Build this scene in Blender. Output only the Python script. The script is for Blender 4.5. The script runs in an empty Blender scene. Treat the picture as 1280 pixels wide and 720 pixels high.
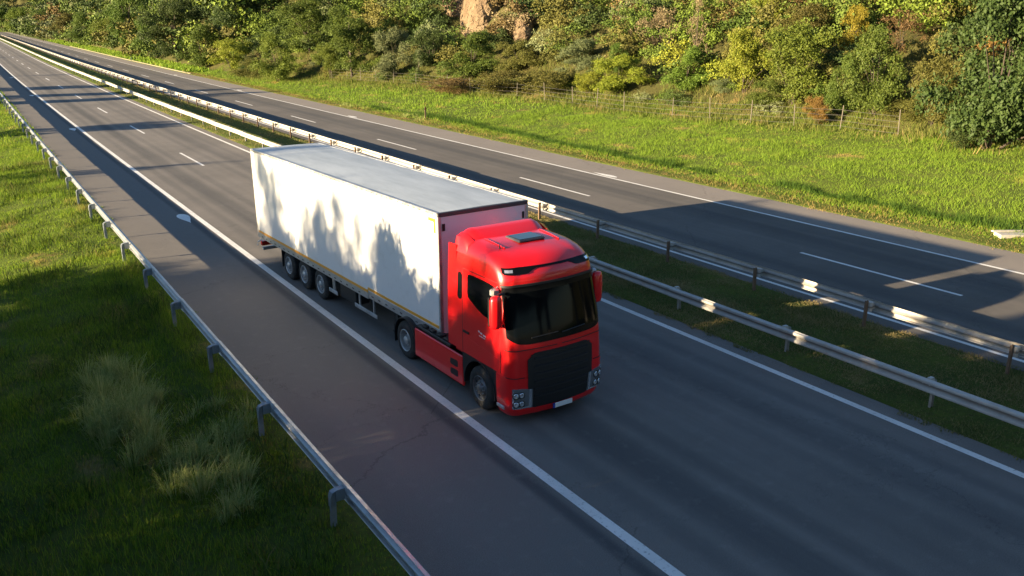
import bpy, math, random
import numpy as np
from mathutils import Vector, Matrix

# ------------------------------------------------------------------ camera, sky, sun, exposure
S = bpy.context.scene
C = S.collection
F_PX, PITCH, YAW, ROLL, CAM_H = 1059.19, 0.3078, 0.5762, -0.0031, 8.3385
_cp, _sp, _cy, _sy = math.cos(PITCH), math.sin(PITCH), math.cos(YAW), math.sin(YAW)
FW = Vector((_sy*_cp, _cy*_cp, -_sp)); _r = Vector((_cy, -_sy, 0)); _u = _r.cross(FW)
RT = _r*math.cos(ROLL) + _u*math.sin(ROLL); UP = -_r*math.sin(ROLL) + _u*math.cos(ROLL)
CAM = Vector((0, 0, CAM_H))
cd = bpy.data.cameras.new('camera'); cam = bpy.data.objects.new('camera', cd); C.objects.link(cam)
cd.sensor_width = 36; cd.lens = F_PX*36/1280; cd.clip_start = .1; cd.clip_end = 4000
m = Matrix((RT, UP, -FW)).transposed().to_4x4(); m.translation = CAM
cam.matrix_world = m
S.camera = cam

SUN = Vector((-1, .09, .207)).normalized()
w = bpy.data.worlds.new('World'); S.world = w; w.use_nodes = True
nt = w.node_tree; sky = nt.nodes.new('ShaderNodeTexSky'); sky.sky_type = 'NISHITA'; sky.sun_disc = False
sky.sun_elevation = math.asin(SUN.z); sky.sun_rotation = math.atan2(SUN.x, SUN.y)
sky.air_density = 1.0; sky.dust_density = .4; sky.ozone_density = 3.0
nt.links.new(sky.outputs[0], nt.nodes['Background'].inputs[0]); nt.nodes['Background'].inputs[1].default_value = .05
sd = bpy.data.lights.new('sun', 'SUN'); so = bpy.data.objects.new('sun', sd); C.objects.link(so)
sd.energy = 5.0; sd.angle = math.radians(.5); sd.color = (1, .785, .49)
so.rotation_euler = (-SUN).to_track_quat('-Z', 'Y').to_euler(); so.location = (-30, 0, 30)
S.view_settings.view_transform = 'Standard'; S.view_settings.look = 'None'; S.view_settings.gamma = 1
S.view_settings.exposure = 2.2
S.render.engine = 'CYCLES'

# ------------------------------------------------------------------ noise, terrain
rng = np.random.default_rng(11)
random.seed(5)
_LAT = rng.random((256, 256))
def vnoise(x, y):
    x = np.asarray(x, float); y = np.asarray(y, float)
    xi = np.floor(x).astype(int); yi = np.floor(y).astype(int); fx = x-xi; fy = y-yi
    fx = fx*fx*(3-2*fx); fy = fy*fy*(3-2*fy)
    a = _LAT[xi & 255, yi & 255]; b = _LAT[(xi+1) & 255, yi & 255]
    c = _LAT[xi & 255, (yi+1) & 255]; d = _LAT[(xi+1) & 255, (yi+1) & 255]
    return (a*(1-fx)+b*fx)*(1-fy) + (c*(1-fx)+d*fx)*fy - .5
def off(y):
    y = np.asarray(y, float)
    q = np.clip(y-40, 0, 200)
    return 5.2e-5*q*q + .0208*np.clip(y-240, 0, None)
def foot(y):
    return np.interp(y, [-30, 20, 45, 75, 100, 125, 160, 300, 900], [53, 52, 50, 49, 44, 39.5, 37, 37, 36])
P1a, P1b, P2a, P2b = 4.95, 16.6, 21.1, 32.3       # the two pavements
def hgt(u, y):
    u = np.asarray(u, float); y = np.asarray(y, float)
    z = np.zeros(np.broadcast(u, y).shape)
    n = vnoise(u*.7, y*.7)*.10 + vnoise(u*.21+40, y*.21)*.22
    lf = np.clip(4.7-u, 0, None)
    z = np.where(u < P1a, .01 - .10*np.clip(lf-.6, 0, 11) + n*np.clip(lf/2, 0, 1), z)
    inp = ((u >= P1a) & (u <= P1b)) | ((u >= P2a) & (u <= P2b))
    z = np.where(inp, -.06, z)
    md = (u > P1b) & (u < P2a)
    z = np.where(md, .01 + .06*np.sin(np.clip((u-P1b)/(P2a-P1b), 0, 1)*math.pi) + n*.25, z)
    f = foot(y)
    vb = np.interp(u, [32.3, 33.6, 35.0, 35.5, 36.6, 39, 44, 49, 60], [.01, .03, .0, -.05, .12, .35, .8, 1.25, 1.9])
    z = np.where(u > P2b, vb + n*np.clip((u-33)/2, 0, 1)*1.1, z)
    up = np.clip(u-f, 0, None)
    hill = 38*(1-np.exp(-(up*.55+up*up*.004)/38)) + (vnoise(u*.09+9, y*.09)*5+vnoise(u*.25, y*.25+30)*1.6)*np.clip(up/12, 0, 1)
    z = z + np.where(u > P2b, hill, 0)
    z = z + 45*np.clip((y-760)/140, 0, 1)**2*np.clip((u+80)/60, 0, 1)
    return z
def ground_z(x, y): return float(hgt(x-off(y), y))
def ray(px, py): return FW*F_PX + RT*(px-640) - UP*(py-360)
def at(px, py):
    """where the photograph's direction meets the terrain"""
    d = ray(px, py).normalized(); t = 12.0
    while t < 900:
        p = CAM + d*t
        if p.z <= ground_z(p.x, p.y): break
        t += .25 if t < 200 else 1.0
    return CAM + d*t

# ------------------------------------------------------------------ materials
def mat(name, col=(.5, .5, .5), rough=.6, metal=0, spec=.5):
    m = bpy.data.materials.new(name); m.use_nodes = True
    b = m.node_tree.nodes['Principled BSDF']
    b.inputs['Base Color'].default_value = (*col, 1); b.inputs['Roughness'].default_value = rough
    b.inputs['Metallic'].default_value = metal; b.inputs['Specular IOR Level'].default_value = spec
    return m
class NB:
    def __init__(s, m): s.m = m; s.t = m.node_tree; s.b = s.t.nodes['Principled BSDF']
    def n(s, typ, **kw):
        o = s.t.nodes.new(typ)
        for k, v in kw.items():
            if k in o.inputs: o.inputs[k].default_value = v
            else: setattr(o, k, v)
        return o
    def l(s, a, b): s.t.links.new(a, b)
    def pos(s): return s.n('ShaderNodeNewGeometry').outputs['Position']
    def noise(s, scale, detail=4, rough=.6, vec=None, sx=None):
        o = s.n('ShaderNodeTexNoise', Scale=scale, Detail=detail, Roughness=rough)
        v = vec if vec is not None else s.pos()
        if sx is not None:
            mp = s.n('ShaderNodeMapping'); mp.inputs['Scale'].default_value = sx; s.l(v, mp.inputs[0]); v = mp.outputs[0]
        s.l(v, o.inputs['Vector']); return o.outputs['Fac']
    def ramp(s, fac, stops):
        r = s.n('ShaderNodeValToRGB'); e = r.color_ramp.elements
        while len(e) < len(stops): e.new(.5)
        for i, (p, c) in enumerate(stops):
            e[i].position = p; e[i].color = (*c, 1) if len(c) == 3 else c
        s.l(fac, r.inputs[0]); return r.outputs[0]
    def mix(s, fac, a, b, mode='MIX'):
        o = s.n('ShaderNodeMix', data_type='RGBA', blend_type=mode)
        for sock, v in ((o.inputs[0], fac), (o.inputs[6], a), (o.inputs[7], b)):
            if isinstance(v, bpy.types.NodeSocket): s.l(v, sock)
            elif isinstance(v, tuple): sock.default_value = (*v, 1)
            else: sock.default_value = v
        return o.outputs[2]
    def attr(s, name, out='Fac'):
        return s.n('ShaderNodeAttribute', attribute_name=name).outputs[out]
    def bump(s, h, strength=.3, dist=.02):
        o = s.n('ShaderNodeBump', Strength=strength, Distance=dist); s.l(h, o.inputs['Height']); s.l(o.outputs[0], s.b.inputs['Normal'])
    def math(s, op, a, b=None):
        o = s.n('ShaderNodeMath', operation=op)
        for i, v in enumerate((a, b)):
            if v is None: continue
            if isinstance(v, bpy.types.NodeSocket): s.l(v, o.inputs[i])
            else: o.inputs[i].default_value = v
        return o.outputs[0]
g3 = lambda v: (v, v, v)

def asphalt(name, base, warm, tracks, sh):
    m = mat(name, rough=.85, spec=.3); b = NB(m)
    big = b.noise(.22, 5, .6); streak = b.noise(1.0, 4, .6, sx=(1.5, .05, 1)); fine = b.noise(55, 3, .7); mid = b.noise(3.2, 5, .65)
    c = b.ramp(big, [(.3, tuple(v*.86 for v in base)), (.7, warm)])
    c = b.mix(b.math('MULTIPLY', b.ramp(streak, [(.42, g3(0)), (.72, g3(1))]), .38), c, tuple(v*.62 for v in base))
    u = b.attr('uu')
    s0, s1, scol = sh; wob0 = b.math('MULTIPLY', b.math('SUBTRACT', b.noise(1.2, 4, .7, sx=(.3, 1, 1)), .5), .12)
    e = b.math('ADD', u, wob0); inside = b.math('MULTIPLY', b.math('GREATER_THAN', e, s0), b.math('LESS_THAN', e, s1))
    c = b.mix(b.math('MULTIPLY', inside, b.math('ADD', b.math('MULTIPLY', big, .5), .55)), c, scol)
    for k, (cen, wid, amt, col) in enumerate(tracks):
        d = b.math('ABSOLUTE', b.math('SUBTRACT', u, cen))
        f = b.n('ShaderNodeMapRange', interpolation_type='SMOOTHSTEP'); f.inputs[1].default_value = wid; f.inputs[2].default_value = wid*.15
        b.l(d, f.inputs[0])
        c = b.mix(b.math('MULTIPLY', f.outputs[0], b.math('MULTIPLY', b.math('ADD', streak, .35), amt*1.5)), c, col)
    c = b.mix(b.math('MULTIPLY', b.ramp(mid, [(.55, g3(0)), (.75, g3(1))]), .25), c, tuple(v*1.35 for v in warm))
    c = b.mix(.9, c, b.ramp(fine, [(.3, g3(.35)), (.7, g3(.75))]), 'OVERLAY')
    spk = b.noise(19, 2, .5); c = b.mix(b.math('MULTIPLY', b.ramp(spk, [(.74, g3(0)), (.78, g3(1))]), .35), c, (.2, .19, .17))
    # fine transverse and wandering cracks
    vo = b.n('ShaderNodeTexVoronoi', feature='DISTANCE_TO_EDGE', Scale=.16); wob = b.noise(.8, 5, .7)
    mp = b.n('ShaderNodeVectorMath', operation='ADD'); b.l(b.pos(), mp.inputs[0])
    sc = b.n('ShaderNodeVectorMath', operation='SCALE'); sc.inputs['Scale'].default_value = 4.0; cb = b.n('ShaderNodeCombineXYZ'); b.l(wob, cb.inputs[0]); b.l(wob, cb.inputs[1]); b.l(cb.outputs[0], sc.inputs[0])
    b.l(sc.outputs[0], mp.inputs[1]); b.l(mp.outputs[0], vo.inputs['Vector'])
    c = b.mix(b.math('MULTIPLY', b.ramp(vo.outputs['Distance'], [(.0, g3(1)), (.0035, g3(0))]), .35), c, (.012, .012, .013))
    b.l(c, b.b.inputs['Base Color']); b.bump(fine, .5, .01)
    return m
oil = (.058, .058, .060)
M = {}
M['near_asphalt'] = asphalt('near_asphalt', (.152, .141, .131), (.186, .169, .155),
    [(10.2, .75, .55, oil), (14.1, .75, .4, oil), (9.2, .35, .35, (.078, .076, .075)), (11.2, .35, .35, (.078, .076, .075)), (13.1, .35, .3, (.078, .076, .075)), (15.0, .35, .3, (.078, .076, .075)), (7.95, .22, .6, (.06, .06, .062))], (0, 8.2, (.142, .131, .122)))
M['far_asphalt'] = asphalt('far_asphalt', (.108, .100, .094), (.136, .124, .114),
    [(23.8, .8, .4, oil), (27.6, .8, .5, oil), (26.7, .35, .35, (.078, .076, .075)), (28.6, .35, .35, (.078, .076, .075)), (22.9, .35, .3, (.078, .076, .075))], (29.8, 40, (.23, .205, .185)))
m = mat('road_paint', (.7, .7, .68), .6); b = NB(m)
c = b.mix(b.ramp(b.noise(14, 4, .7), [(.56, g3(0)), (.72, g3(1))]), (.74, .73, .71), (.30, .29, .28))
c = b.mix(b.math('MULTIPLY', b.ramp(b.noise(.9, 4, .6), [(.45, g3(0)), (.75, g3(1))]), .45), c, (.4, .38, .36)); b.l(c, b.b.inputs['Base Color']); b.bump(b.noise(60, 2), .5, .01); M['paint'] = m

def grass_ground(name, a, bcol, dry, soil, dryth=.62):
    m = mat(name, rough=.95, spec=.1); b = NB(m)
    c = b.ramp(b.noise(.35, 5, .6), [(.32, a), (.68, bcol)])
    c = b.mix(b.ramp(b.noise(.55, 5, .65, sx=(1, .6, 1)), [(dryth, g3(0)), (dryth+.1, g3(1))]), c, dry)
    c = b.mix(b.math('MULTIPLY', b.ramp(b.noise(7, 5, .7), [(.45, g3(0)), (.7, g3(1))]), .7), c, soil)
    b.l(c, b.b.inputs['Base Color']); b.bump(b.noise(12, 5, .75), .9, .12); return m
M['verge'] = grass_ground('verge_ground', (.060, .095, .018), (.125, .165, .028), (.24, .19, .07), (.06, .055, .025), .58)
M['hill'] = grass_ground('hill_ground', (.055, .062, .018), (.10, .09, .032), (.20, .14, .06), (.05, .045, .02), .62)
def blade_mat(name, a, bcol, dry, dryth, sc=.55):
    m = mat(name, rough=.75, spec=.15); b = NB(m)
    c = b.mix(b.attr('tint'), a, bcol)
    c = b.mix(b.ramp(b.math('ADD', b.noise(sc, 5, .65, sx=(1, .6, 1)), b.math('MULTIPLY', b.attr('tint'), .12)), [(dryth, g3(0)), (dryth+.12, g3(1))]), c, dry)
    b.l(c, b.b.inputs['Base Color'])
    tr = b.n('ShaderNodeBsdfTranslucent'); b.l(c, tr.inputs[0]); mx = b.n('ShaderNodeMixShader'); mx.inputs[0].default_value = .38
    out = b.t.nodes['Material Output']; b.l(b.b.outputs[0], mx.inputs[1]); b.l(tr.outputs[0], mx.inputs[2]); b.l(mx.outputs[0], out.inputs[0]); return m
M['blade_left'] = blade_mat('left_grass', (.085, .17, .016), (.24, .32, .030), (.36, .29, .08), .64)
M['blade_far'] = blade_mat('far_grass', (.105, .195, .020), (.225, .32, .036), (.36, .29, .08), .66)
M['blade_edge'] = blade_mat('roadside_grass', (.14, .15, .035), (.26, .20, .07), (.32, .22, .09), .55)
M['blade_median'] = blade_mat('median_grass', (.10, .125, .04), (.24, .22, .085), (.30, .24, .11), .52)
M['blade_slope'] = blade_mat('slope_weeds', (.085, .12, .024), (.19, .19, .05), (.28, .21, .09), .62, .3)
M['blade_weed'] = blade_mat('verge_weeds', (.035, .075, .014), (.12, .15, .03), (.20, .17, .06), .62)
M['blade_ditch'] = blade_mat('ditch_grass', (.03, .075, .012), (.075, .13, .018), (.2, .2, .05), .8)
M['blade_straw'] = blade_mat('straw_grass', (.17, .25, .055), (.42, .43, .16), (.5, .44, .2), .8)

def leaf_mat(name, a, bcol):
    m = mat(name, rough=.6, spec=.25); b = NB(m)
    oi = b.n('ShaderNodeObjectInfo').outputs['Random']
    c = b.mix(b.attr('tint'), a, bcol)
    hs = b.n('ShaderNodeHueSaturation'); b.l(c, hs.inputs['Color'])
    b.l(b.math('ADD', b.math('MULTIPLY', oi, .03), .485), hs.inputs['Hue']); b.l(b.math('ADD', b.math('MULTIPLY', oi, .3), .85), hs.inputs['Value'])
    c = hs.outputs[0]; b.l(c, b.b.inputs['Base Color'])
    tr = b.n('ShaderNodeBsdfTranslucent'); b.l(c, tr.inputs[0]); mx = b.n('ShaderNodeMixShader'); mx.inputs[0].default_value = .3
    out = b.t.nodes['Material Output']; b.l(b.b.outputs[0], mx.inputs[1]); b.l(tr.outputs[0], mx.inputs[2]); b.l(mx.outputs[0], out.inputs[0]); return m
LEAF = dict(dark=((.028, .052, .013), (.072, .105, .026)), mid=((.045, .085, .013), (.125, .17, .028)), bright=((.07, .12, .015), (.165, .215, .03)),
    yellowgreen=((.13, .17, .018), (.27, .27, .03)), olive=((.07, .08, .018), (.16, .145, .035)), brown=((.10, .075, .028), (.21, .14, .055)),
    rust=((.14, .085, .024), (.25, .145, .04)), yellow=((.22, .21, .02), (.37, .33, .04)), greygreen=((.09, .12, .05), (.19, .21, .095)), tan=((.18, .14, .075), (.31, .25, .135)))
for k, (a, bc) in LEAF.items(): M['leaf_'+k] = leaf_mat('leaf_'+k, a, bc)
m = mat('scrub_leaves', rough=.65, spec=.2); b = NB(m)
c = b.mix(b.attr('tint'), g3(.62), g3(1.25)); c = b.mix(1.0, b.attr('Col', 'Color'), c, 'MULTIPLY'); b.l(c, b.b.inputs['Base Color']); M['scrub'] = m
m = mat('bark', (.10, .075, .055), .9); b = NB(m); b.l(b.ramp(b.noise(6, 5, .7, sx=(3, 3, .5)), [(.3, (.03, .023, .017)), (.7, (.085, .066, .05))]), b.b.inputs['Base Color']); M['bark'] = m
m = mat('rock', rough=.95); b = NB(m)
c = b.ramp(b.noise(.5, 6, .7), [(.3, (.10, .062, .036)), (.5, (.20, .14, .082)), (.75, (.28, .21, .13))]); b.l(c, b.b.inputs['Base Color']); b.bump(b.noise(2.5, 6, .7), 1, .5); M['rock'] = m

def metal_mat(name, base, stain, amt, rough=.45, metal=.7, scale=1.2, valley_shade=False):
    m = mat(name, base, rough, metal); b = NB(m)
    c = b.ramp(b.noise(5, 4, .6, sx=(1, .3, 1)), [(.3, tuple(v*.75 for v in base)), (.7, base)])
    c = b.mix(b.math('MULTIPLY', b.ramp(b.noise(scale, 6, .75), [(.52, g3(0)), (.7, g3(1))]), amt), c, stain)
    if valley_shade:      # shade of the beam's groove, painted in as a dark uneven band
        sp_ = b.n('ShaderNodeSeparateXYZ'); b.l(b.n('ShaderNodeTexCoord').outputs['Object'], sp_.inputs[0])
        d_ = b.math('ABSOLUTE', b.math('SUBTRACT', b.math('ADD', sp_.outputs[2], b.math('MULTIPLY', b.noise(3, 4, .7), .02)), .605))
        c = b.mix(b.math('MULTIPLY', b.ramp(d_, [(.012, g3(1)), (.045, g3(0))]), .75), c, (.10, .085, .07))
    b.l(c, b.b.inputs['Base Color']); b.l(b.ramp(b.noise(9, 4), [(.3, g3(rough-.08)), (.7, g3(rough+.2))]), b.b.inputs['Roughness']); b.bump(b.noise(.9, 3), .15, .04); return m
M['galv_left'] = metal_mat('galvanised_steel', (.52, .54, .56), (.30, .27, .23), .5, .42, .75)
M['galv_median'] = metal_mat('weathered_rail', (.52, .505, .475), (.32, .23, .15), .55, .6, .2, valley_shade=True)
M['post_left'] = metal_mat('bluish_post', (.30, .34, .38), (.22, .2, .18), .5, .55, .5)
M['post_rust'] = metal_mat('rusty_post', (.20, .13, .085), (.10, .06, .04), .7, .8, .2)
M['post_grey'] = metal_mat('grey_post', (.48, .47, .45), (.28, .2, .14), .6, .6, .3)
# truck materials
def paint(name, col, coat=1., dirt=(.12, .09, .06), amt=.0, rough=.35):
    m = mat(name, col, rough); b = NB(m); b.b.inputs['Coat Weight'].default_value = coat; b.b.inputs['Coat Roughness'].default_value = .06
    c = b.mix(b.math('MULTIPLY', b.ramp(b.noise(2.2, 6, .7), [(.5, g3(0)), (.8, g3(1))]), amt), col, dirt); b.l(c, b.b.inputs['Base Color']); return m
M['red'] = paint('red_paint', (.74, .004, .006), .6, amt=.05)
M['white_body'] = paint('white_panel', (.74, .74, .735), .25, (.46, .43, .38), .34, .45)
M['front_panel'] = paint('front_panel', (.66, .66, .69), .25, (.45, .43, .42), .25, .45)
m = mat('trailer_roof', (.62, .65, .68), .5); b = NB(m)
c = b.mix(b.ramp(b.noise(.8, 5, .7, sx=(2.5, .5, 1)), [(.35, g3(0)), (.75, g3(1))]), (.40, .445, .50), (.26, .30, .345)); b.l(c, b.b.inputs['Base Color']); M['roof'] = m
M['alu'] = metal_mat('aluminium_rail', (.55, .56, .57), (.2, .19, .17), .55, .4, .7, 3)
M['dark_trim'] = mat('dark_trim', (.05, .052, .06), .45)
M['black'] = mat('black_plastic', (.012, .012, .013), .5)
M['black_gloss'] = mat('black_gloss', (.005, .005, .006), .22, 0, .15)
M['glass'] = mat('tinted_glass', (.003, .004, .005), .08, 0, .11)
M['hatch_glass'] = mat('hatch_glass', (.012, .022, .026), .06, 0, .8)
M['orange_tape'] = mat('contour_tape', (.78, .36, .03), .35)
M['yellow_tape'] = mat('yellow_tape', (.85, .55, .04), .35)
M['white_lens'] = mat('headlamp_reflector', (.75, .77, .80), .12, .8)
M['lens_dark'] = mat('headlamp_body', (.22, .235, .25), .12, .5); M['lamp_ring'] = mat('lamp_ring', (.02, .02, .022), .3); M['grille_slat'] = mat('grille_slat', (.022, .022, .024), .28)
M['blue_plate'] = mat('blue_band', (.02, .05, .30), .4); M['plate'] = mat('plate_white', (.72, .73, .74), .4)
M['chassis'] = metal_mat('chassis', (.035, .034, .034), (.08, .07, .055), .6, .7, .1)
m = mat('tyre', (.018, .018, .018), .85); b = NB(m); b.l(b.ramp(b.noise(5, 5, .7), [(.4, (.014, .014, .014)), (.75, (.05, .045, .04))]), b.b.inputs['Base Color']); M['tyre'] = m
M['rim'] = metal_mat('steel_rim', (.50, .50, .50), (.16, .14, .12), .55, .45, .6, 5)
M['rim_dark'] = metal_mat('dark_rim', (.16, .16, .165), (.08, .07, .06), .5, .45, .6, 5)
M['red_lens'] = mat('red_lens', (.5, .02, .01), .2); M['amber'] = mat('amber_lens', (.8, .3, .02), .2)
M['concrete'] = mat('concrete', (.50, .47, .42), .9); b = NB(M['concrete']); b.l(b.ramp(b.noise(3, 6, .7), [(.3, (.34, .31, .27)), (.7, (.58, .55, .49))]), b.b.inputs['Base Color'])
M['kerb'] = mat('kerb_stone', (.45, .42, .34), .9); b = NB(M['kerb']); b.l(b.ramp(b.noise(1.5, 6, .7), [(.3, (.20, .18, .11)), (.7, (.36, .32, .22))]), b.b.inputs['Base Color'])
M['fence_post'] = mat('fence_post', (.13, .115, .09), .9); M['wire'] = mat('fence_wire', (.22, .21, .2), .5, .6)
M['white_plastic'] = mat('white_plastic', (.75, .75, .72), .5)

# ------------------------------------------------------------------ mesh helpers
class MB:
    def __init__(s): s.v = []; s.f = []; s.mi = []
    def add(s, vs, fs, k=0):
        o = len(s.v); s.v += [tuple(q) for q in vs]; s.f += [tuple(i+o for i in f) for f in fs]; s.mi += [k]*len(fs); return s
    def box(s, x0, x1, y0, y1, z0, z1, k=0, ch=0):
        if ch <= 0:
            return s.add([(x0,y0,z0),(x1,y0,z0),(x1,y1,z0),(x0,y1,z0),(x0,y0,z1),(x1,y0,z1),(x1,y1,z1),(x0,y1,z1)],
                  [(0,3,2,1),(4,5,6,7),(0,1,5,4),(1,2,6,5),(2,3,7,6),(3,0,4,7)], k)
        r = lambda a0, a1, b0, b1, c: [(a0+c,b0),(a1-c,b0),(a1,b0+c),(a1,b1-c),(a1-c,b1),(a0+c,b1),(a0,b1-c),(a0,b0+c)]
        return s.loft([[(x, y, z0) for x, y in r(x0+ch,x1-ch,y0+ch,y1-ch,ch)], [(x, y, z0+ch) for x, y in r(x0,x1,y0,y1,ch)],
                       [(x, y, z1-ch) for x, y in r(x0,x1,y0,y1,ch)], [(x, y, z1) for x, y in r(x0+ch,x1-ch,y0+ch,y1-ch,ch)]], k)
    def loft(s, rings, k=0, cap=True, close=True):
        n = len(rings[0]); vs = [p for r in rings for p in r]; fs = []
        for i in range(len(rings)-1):
            for j in range(n if close else n-1):
                a = i*n+j; b2 = i*n+(j+1) % n; fs.append((a, b2, b2+n, a+n))
        if cap: fs.append(tuple(range(n-1, -1, -1))); fs.append(tuple((len(rings)-1)*n+j for j in range(n)))
        return s.add(vs, fs, k)
    def tube(s, pts, rad, n=8, k=0):
        rings = []
        for i, p in enumerate(pts):
            p = Vector(p); a = Vector(pts[max(i-1, 0)]); c = Vector(pts[min(i+1, len(pts)-1)]); d = (c-a).normalized()
            t = d.cross(Vector((0, 0, 1))) if abs(d.z) < .95 else d.cross(Vector((1, 0, 0))); t.normalize(); bb = d.cross(t)
            r = rad[i] if isinstance(rad, (list, tuple)) else rad
            rings.append([tuple(p + (t*math.cos(2*math.pi*j/n) + bb*math.sin(2*math.pi*j/n))*r) for j in range(n)])
        return s.loft(rings, k)
    def lathe_x(s, prof, n=28, k=0, cx=0, cy=0, cz=0):
        """profile (x, r) revolved round the x axis"""
        rings = [[(cx+x, cy+r*math.cos(2*math.pi*j/n), cz+r*math.sin(2*math.pi*j/n)) for j in range(n)] for x, r in prof]
        return s.loft(rings, k, cap=False)
    def prism(s, poly, a, bb, axis='x', k=0):
        def P(q, h): return (h, q[0], q[1]) if axis == 'x' else (q[0], h, q[1]) if axis == 'y' else (q[0], q[1], h)
        return s.loft([[P(q, a) for q in poly], [P(q, bb) for q in poly]], k)
    def mesh(s, name, mats, smooth=None):
        me = bpy.data.meshes.new(name); me.from_pydata(s.v, [], s.f)
        for q in (mats if isinstance(mats, (list, tuple)) else [mats]): me.materials.append(q)
        if any(s.mi): me.polygons.foreach_set('material_index', s.mi)
        import bmesh
        bm = bmesh.new(); bm.from_mesh(me); bmesh.ops.recalc_face_normals(bm, faces=bm.faces); bm.to_mesh(me); bm.free()
        if smooth:
            me.polygons.foreach_set('use_smooth', [True]*len(me.polygons)); me.set_sharp_from_angle(angle=math.radians(smooth))
        me.update(); return me
    def build(s, name, mats, parent=None, smooth=None): return link(name, s.mesh(name, mats, smooth), parent)
def link(name, me, parent=None, loc=None, rz=None):
    o = bpy.data.objects.new(name, me); C.objects.link(o)
    if parent: o.parent = parent
    if loc is not None: o.location = loc
    if rz is not None: o.rotation_euler = (0, 0, rz)
    return o
def tag(o, label=None, cat=None, group=None, kind=None):
    if label: o['label'] = label
    if cat: o['category'] = cat
    if group: o['group'] = group
    if kind: o['kind'] = kind
    return o
def empty(name, loc=(0, 0, 0), rz=0):
    o = bpy.data.objects.new(name, None); C.objects.link(o); o.location = loc; o.rotation_euler = (0, 0, rz); o.empty_display_size = .3; return o
def np_mesh(name, v, quads=None, tris=None, tint=None, col=None, mats=()):
    me = bpy.data.meshes.new(name); v = np.asarray(v, np.float32); me.vertices.add(len(v)); me.vertices.foreach_set('co', v.ravel())
    fa = [] if quads is None else [np.asarray(quads, np.int32)]
    if tris is not None: fa.append(np.asarray(tris, np.int32))
    nl = sum(a.size for a in fa); nf = sum(len(a) for a in fa)
    me.loops.add(nl); me.polygons.add(nf)
    me.loops.foreach_set('vertex_index', np.concatenate([a.ravel() for a in fa]))
    sz = np.concatenate([np.full(len(a), a.shape[1], np.int32) for a in fa]); me.polygons.foreach_set('loop_start', np.concatenate([[0], np.cumsum(sz)[:-1]]).astype(np.int32))
    for q in mats: me.materials.append(q)
    if tint is not None: me.attributes.new('tint', 'FLOAT', 'FACE').data.foreach_set('value', np.asarray(tint, np.float32))
    if col is not None: me.attributes.new('Col', 'FLOAT_COLOR', 'FACE').data.foreach_set('color', np.asarray(col, np.float32).ravel())
    me.update(calc_edges=True); me.validate(); return me

# ------------------------------------------------------------------ terrain and road
ys = np.concatenate([np.arange(-30, 60, .8), np.arange(60, 160, 1.6), np.arange(160, 420, 4), np.arange(420, 941, 13)])
def sheet(name, ucols, material, kind='structure', zfun=hgt, zadd=0, uattr=False):
    """ucols: function of y giving the lateral coordinates"""
    U = np.array([ucols(y) for y in ys]); Y = np.repeat(ys[:, None], U.shape[1], 1)
    Z = zfun(U, Y)+zadd; X = U+off(Y); n, k = U.shape
    v = np.stack([X, Y, Z], -1).reshape(-1, 3); i = np.arange(n*k).reshape(n, k)
    q = np.stack([i[:-1, :-1], i[:-1, 1:], i[1:, 1:], i[1:, :-1]], -1).reshape(-1, 4)
    me = np_mesh(name, v, q, mats=[material])
    if uattr: me.attributes.new('uu', 'FLOAT', 'POINT').data.foreach_set('value', U.ravel().astype(np.float32))
    me.polygons.foreach_set('use_smooth', [not uattr]*len(me.polygons))
    o = link(name, me); o['kind'] = kind; return o
gcols = np.concatenate([[-140, -100, -70, -50, -35, -25, -18, -12], np.arange(-8, 4.6, .6), [4.6, 4.8, P1a-.001, P1a+.05, 10, P1b-.05, P1b+.001], np.arange(P1b+.3, P2a-.1, .35), [P2a-.001, P2a+.05, 27, P2b-.05, P2b+.001, 32.7, 33.2, 33.8, 34.4, 35, 35.25, 35.5, 36, 36.5]])
ground = sheet('ground', lambda y: np.concatenate([gcols, 36.5+(foot(y)-36.5+.02)*np.linspace(0, 1, 20)[1:]]), M['verge'])
hill = sheet('hillside', lambda y: foot(y)+np.concatenate([np.linspace(0, 30, 28), np.array([34, 39, 46, 56, 70, 90, 120, 160])]), M['hill'])
def crown_z(u, y): return np.zeros(np.broadcast(u, y).shape)
def pavement(name, ua, ub, material):
    U = np.linspace(ua, ub, 9); o = sheet(name, lambda y: np.concatenate([[ua-.001], U, [ub+.001]]), material, zfun=lambda u, y: np.where((u < ua) | (u > ub), -.12, 0.), uattr=True); return o
road_near = pavement('near_carriageway', P1a, P1b, M['near_asphalt'])
road_far = pavement('far_carriageway', P2a, P2b, M['far_asphalt'])
def strip_mesh(name, ua, ub, y0, y1, z=.004, step=2.0):
    n = max(2, int((y1-y0)/step)+1); yy = np.linspace(y0, y1, n); mb = MB()
    L = [(ua+float(off(y)), y, z) for y in yy]; R = [(ub+float(off(y)), y, z) for y in yy]
    mb.add(L+R, [(i, i+n, i+n+1, i+1) for i in range(n-1)]); return mb
for nm, u, wd, par in (('edge_line', 8.32, .22, road_near), ('edge_line', 15.97, .19, road_near), ('edge_line', 21.75, .15, road_far), ('edge_line', 29.66, .17, road_far)):
    strip_mesh(nm, u-wd/2, u+wd/2, -25, 900, step=5).build(nm, M['paint'], par)
for k in range(-3, 30):
    y0 = 52.5+18*k; strip_mesh('lane_dash', 12.1-.075, 12.1+.075, y0, y0+6.1).build('lane_dash', M['paint'], road_near)
for y0 in [-5.2, 13.5, 32.4, 51.2]+[70+18*k for k in range(28)]:
    strip_mesh('lane_dash', 25.63-.075, 25.63+.075, y0, y0+6.2).build('lane_dash', M['paint'], road_far)
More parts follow.
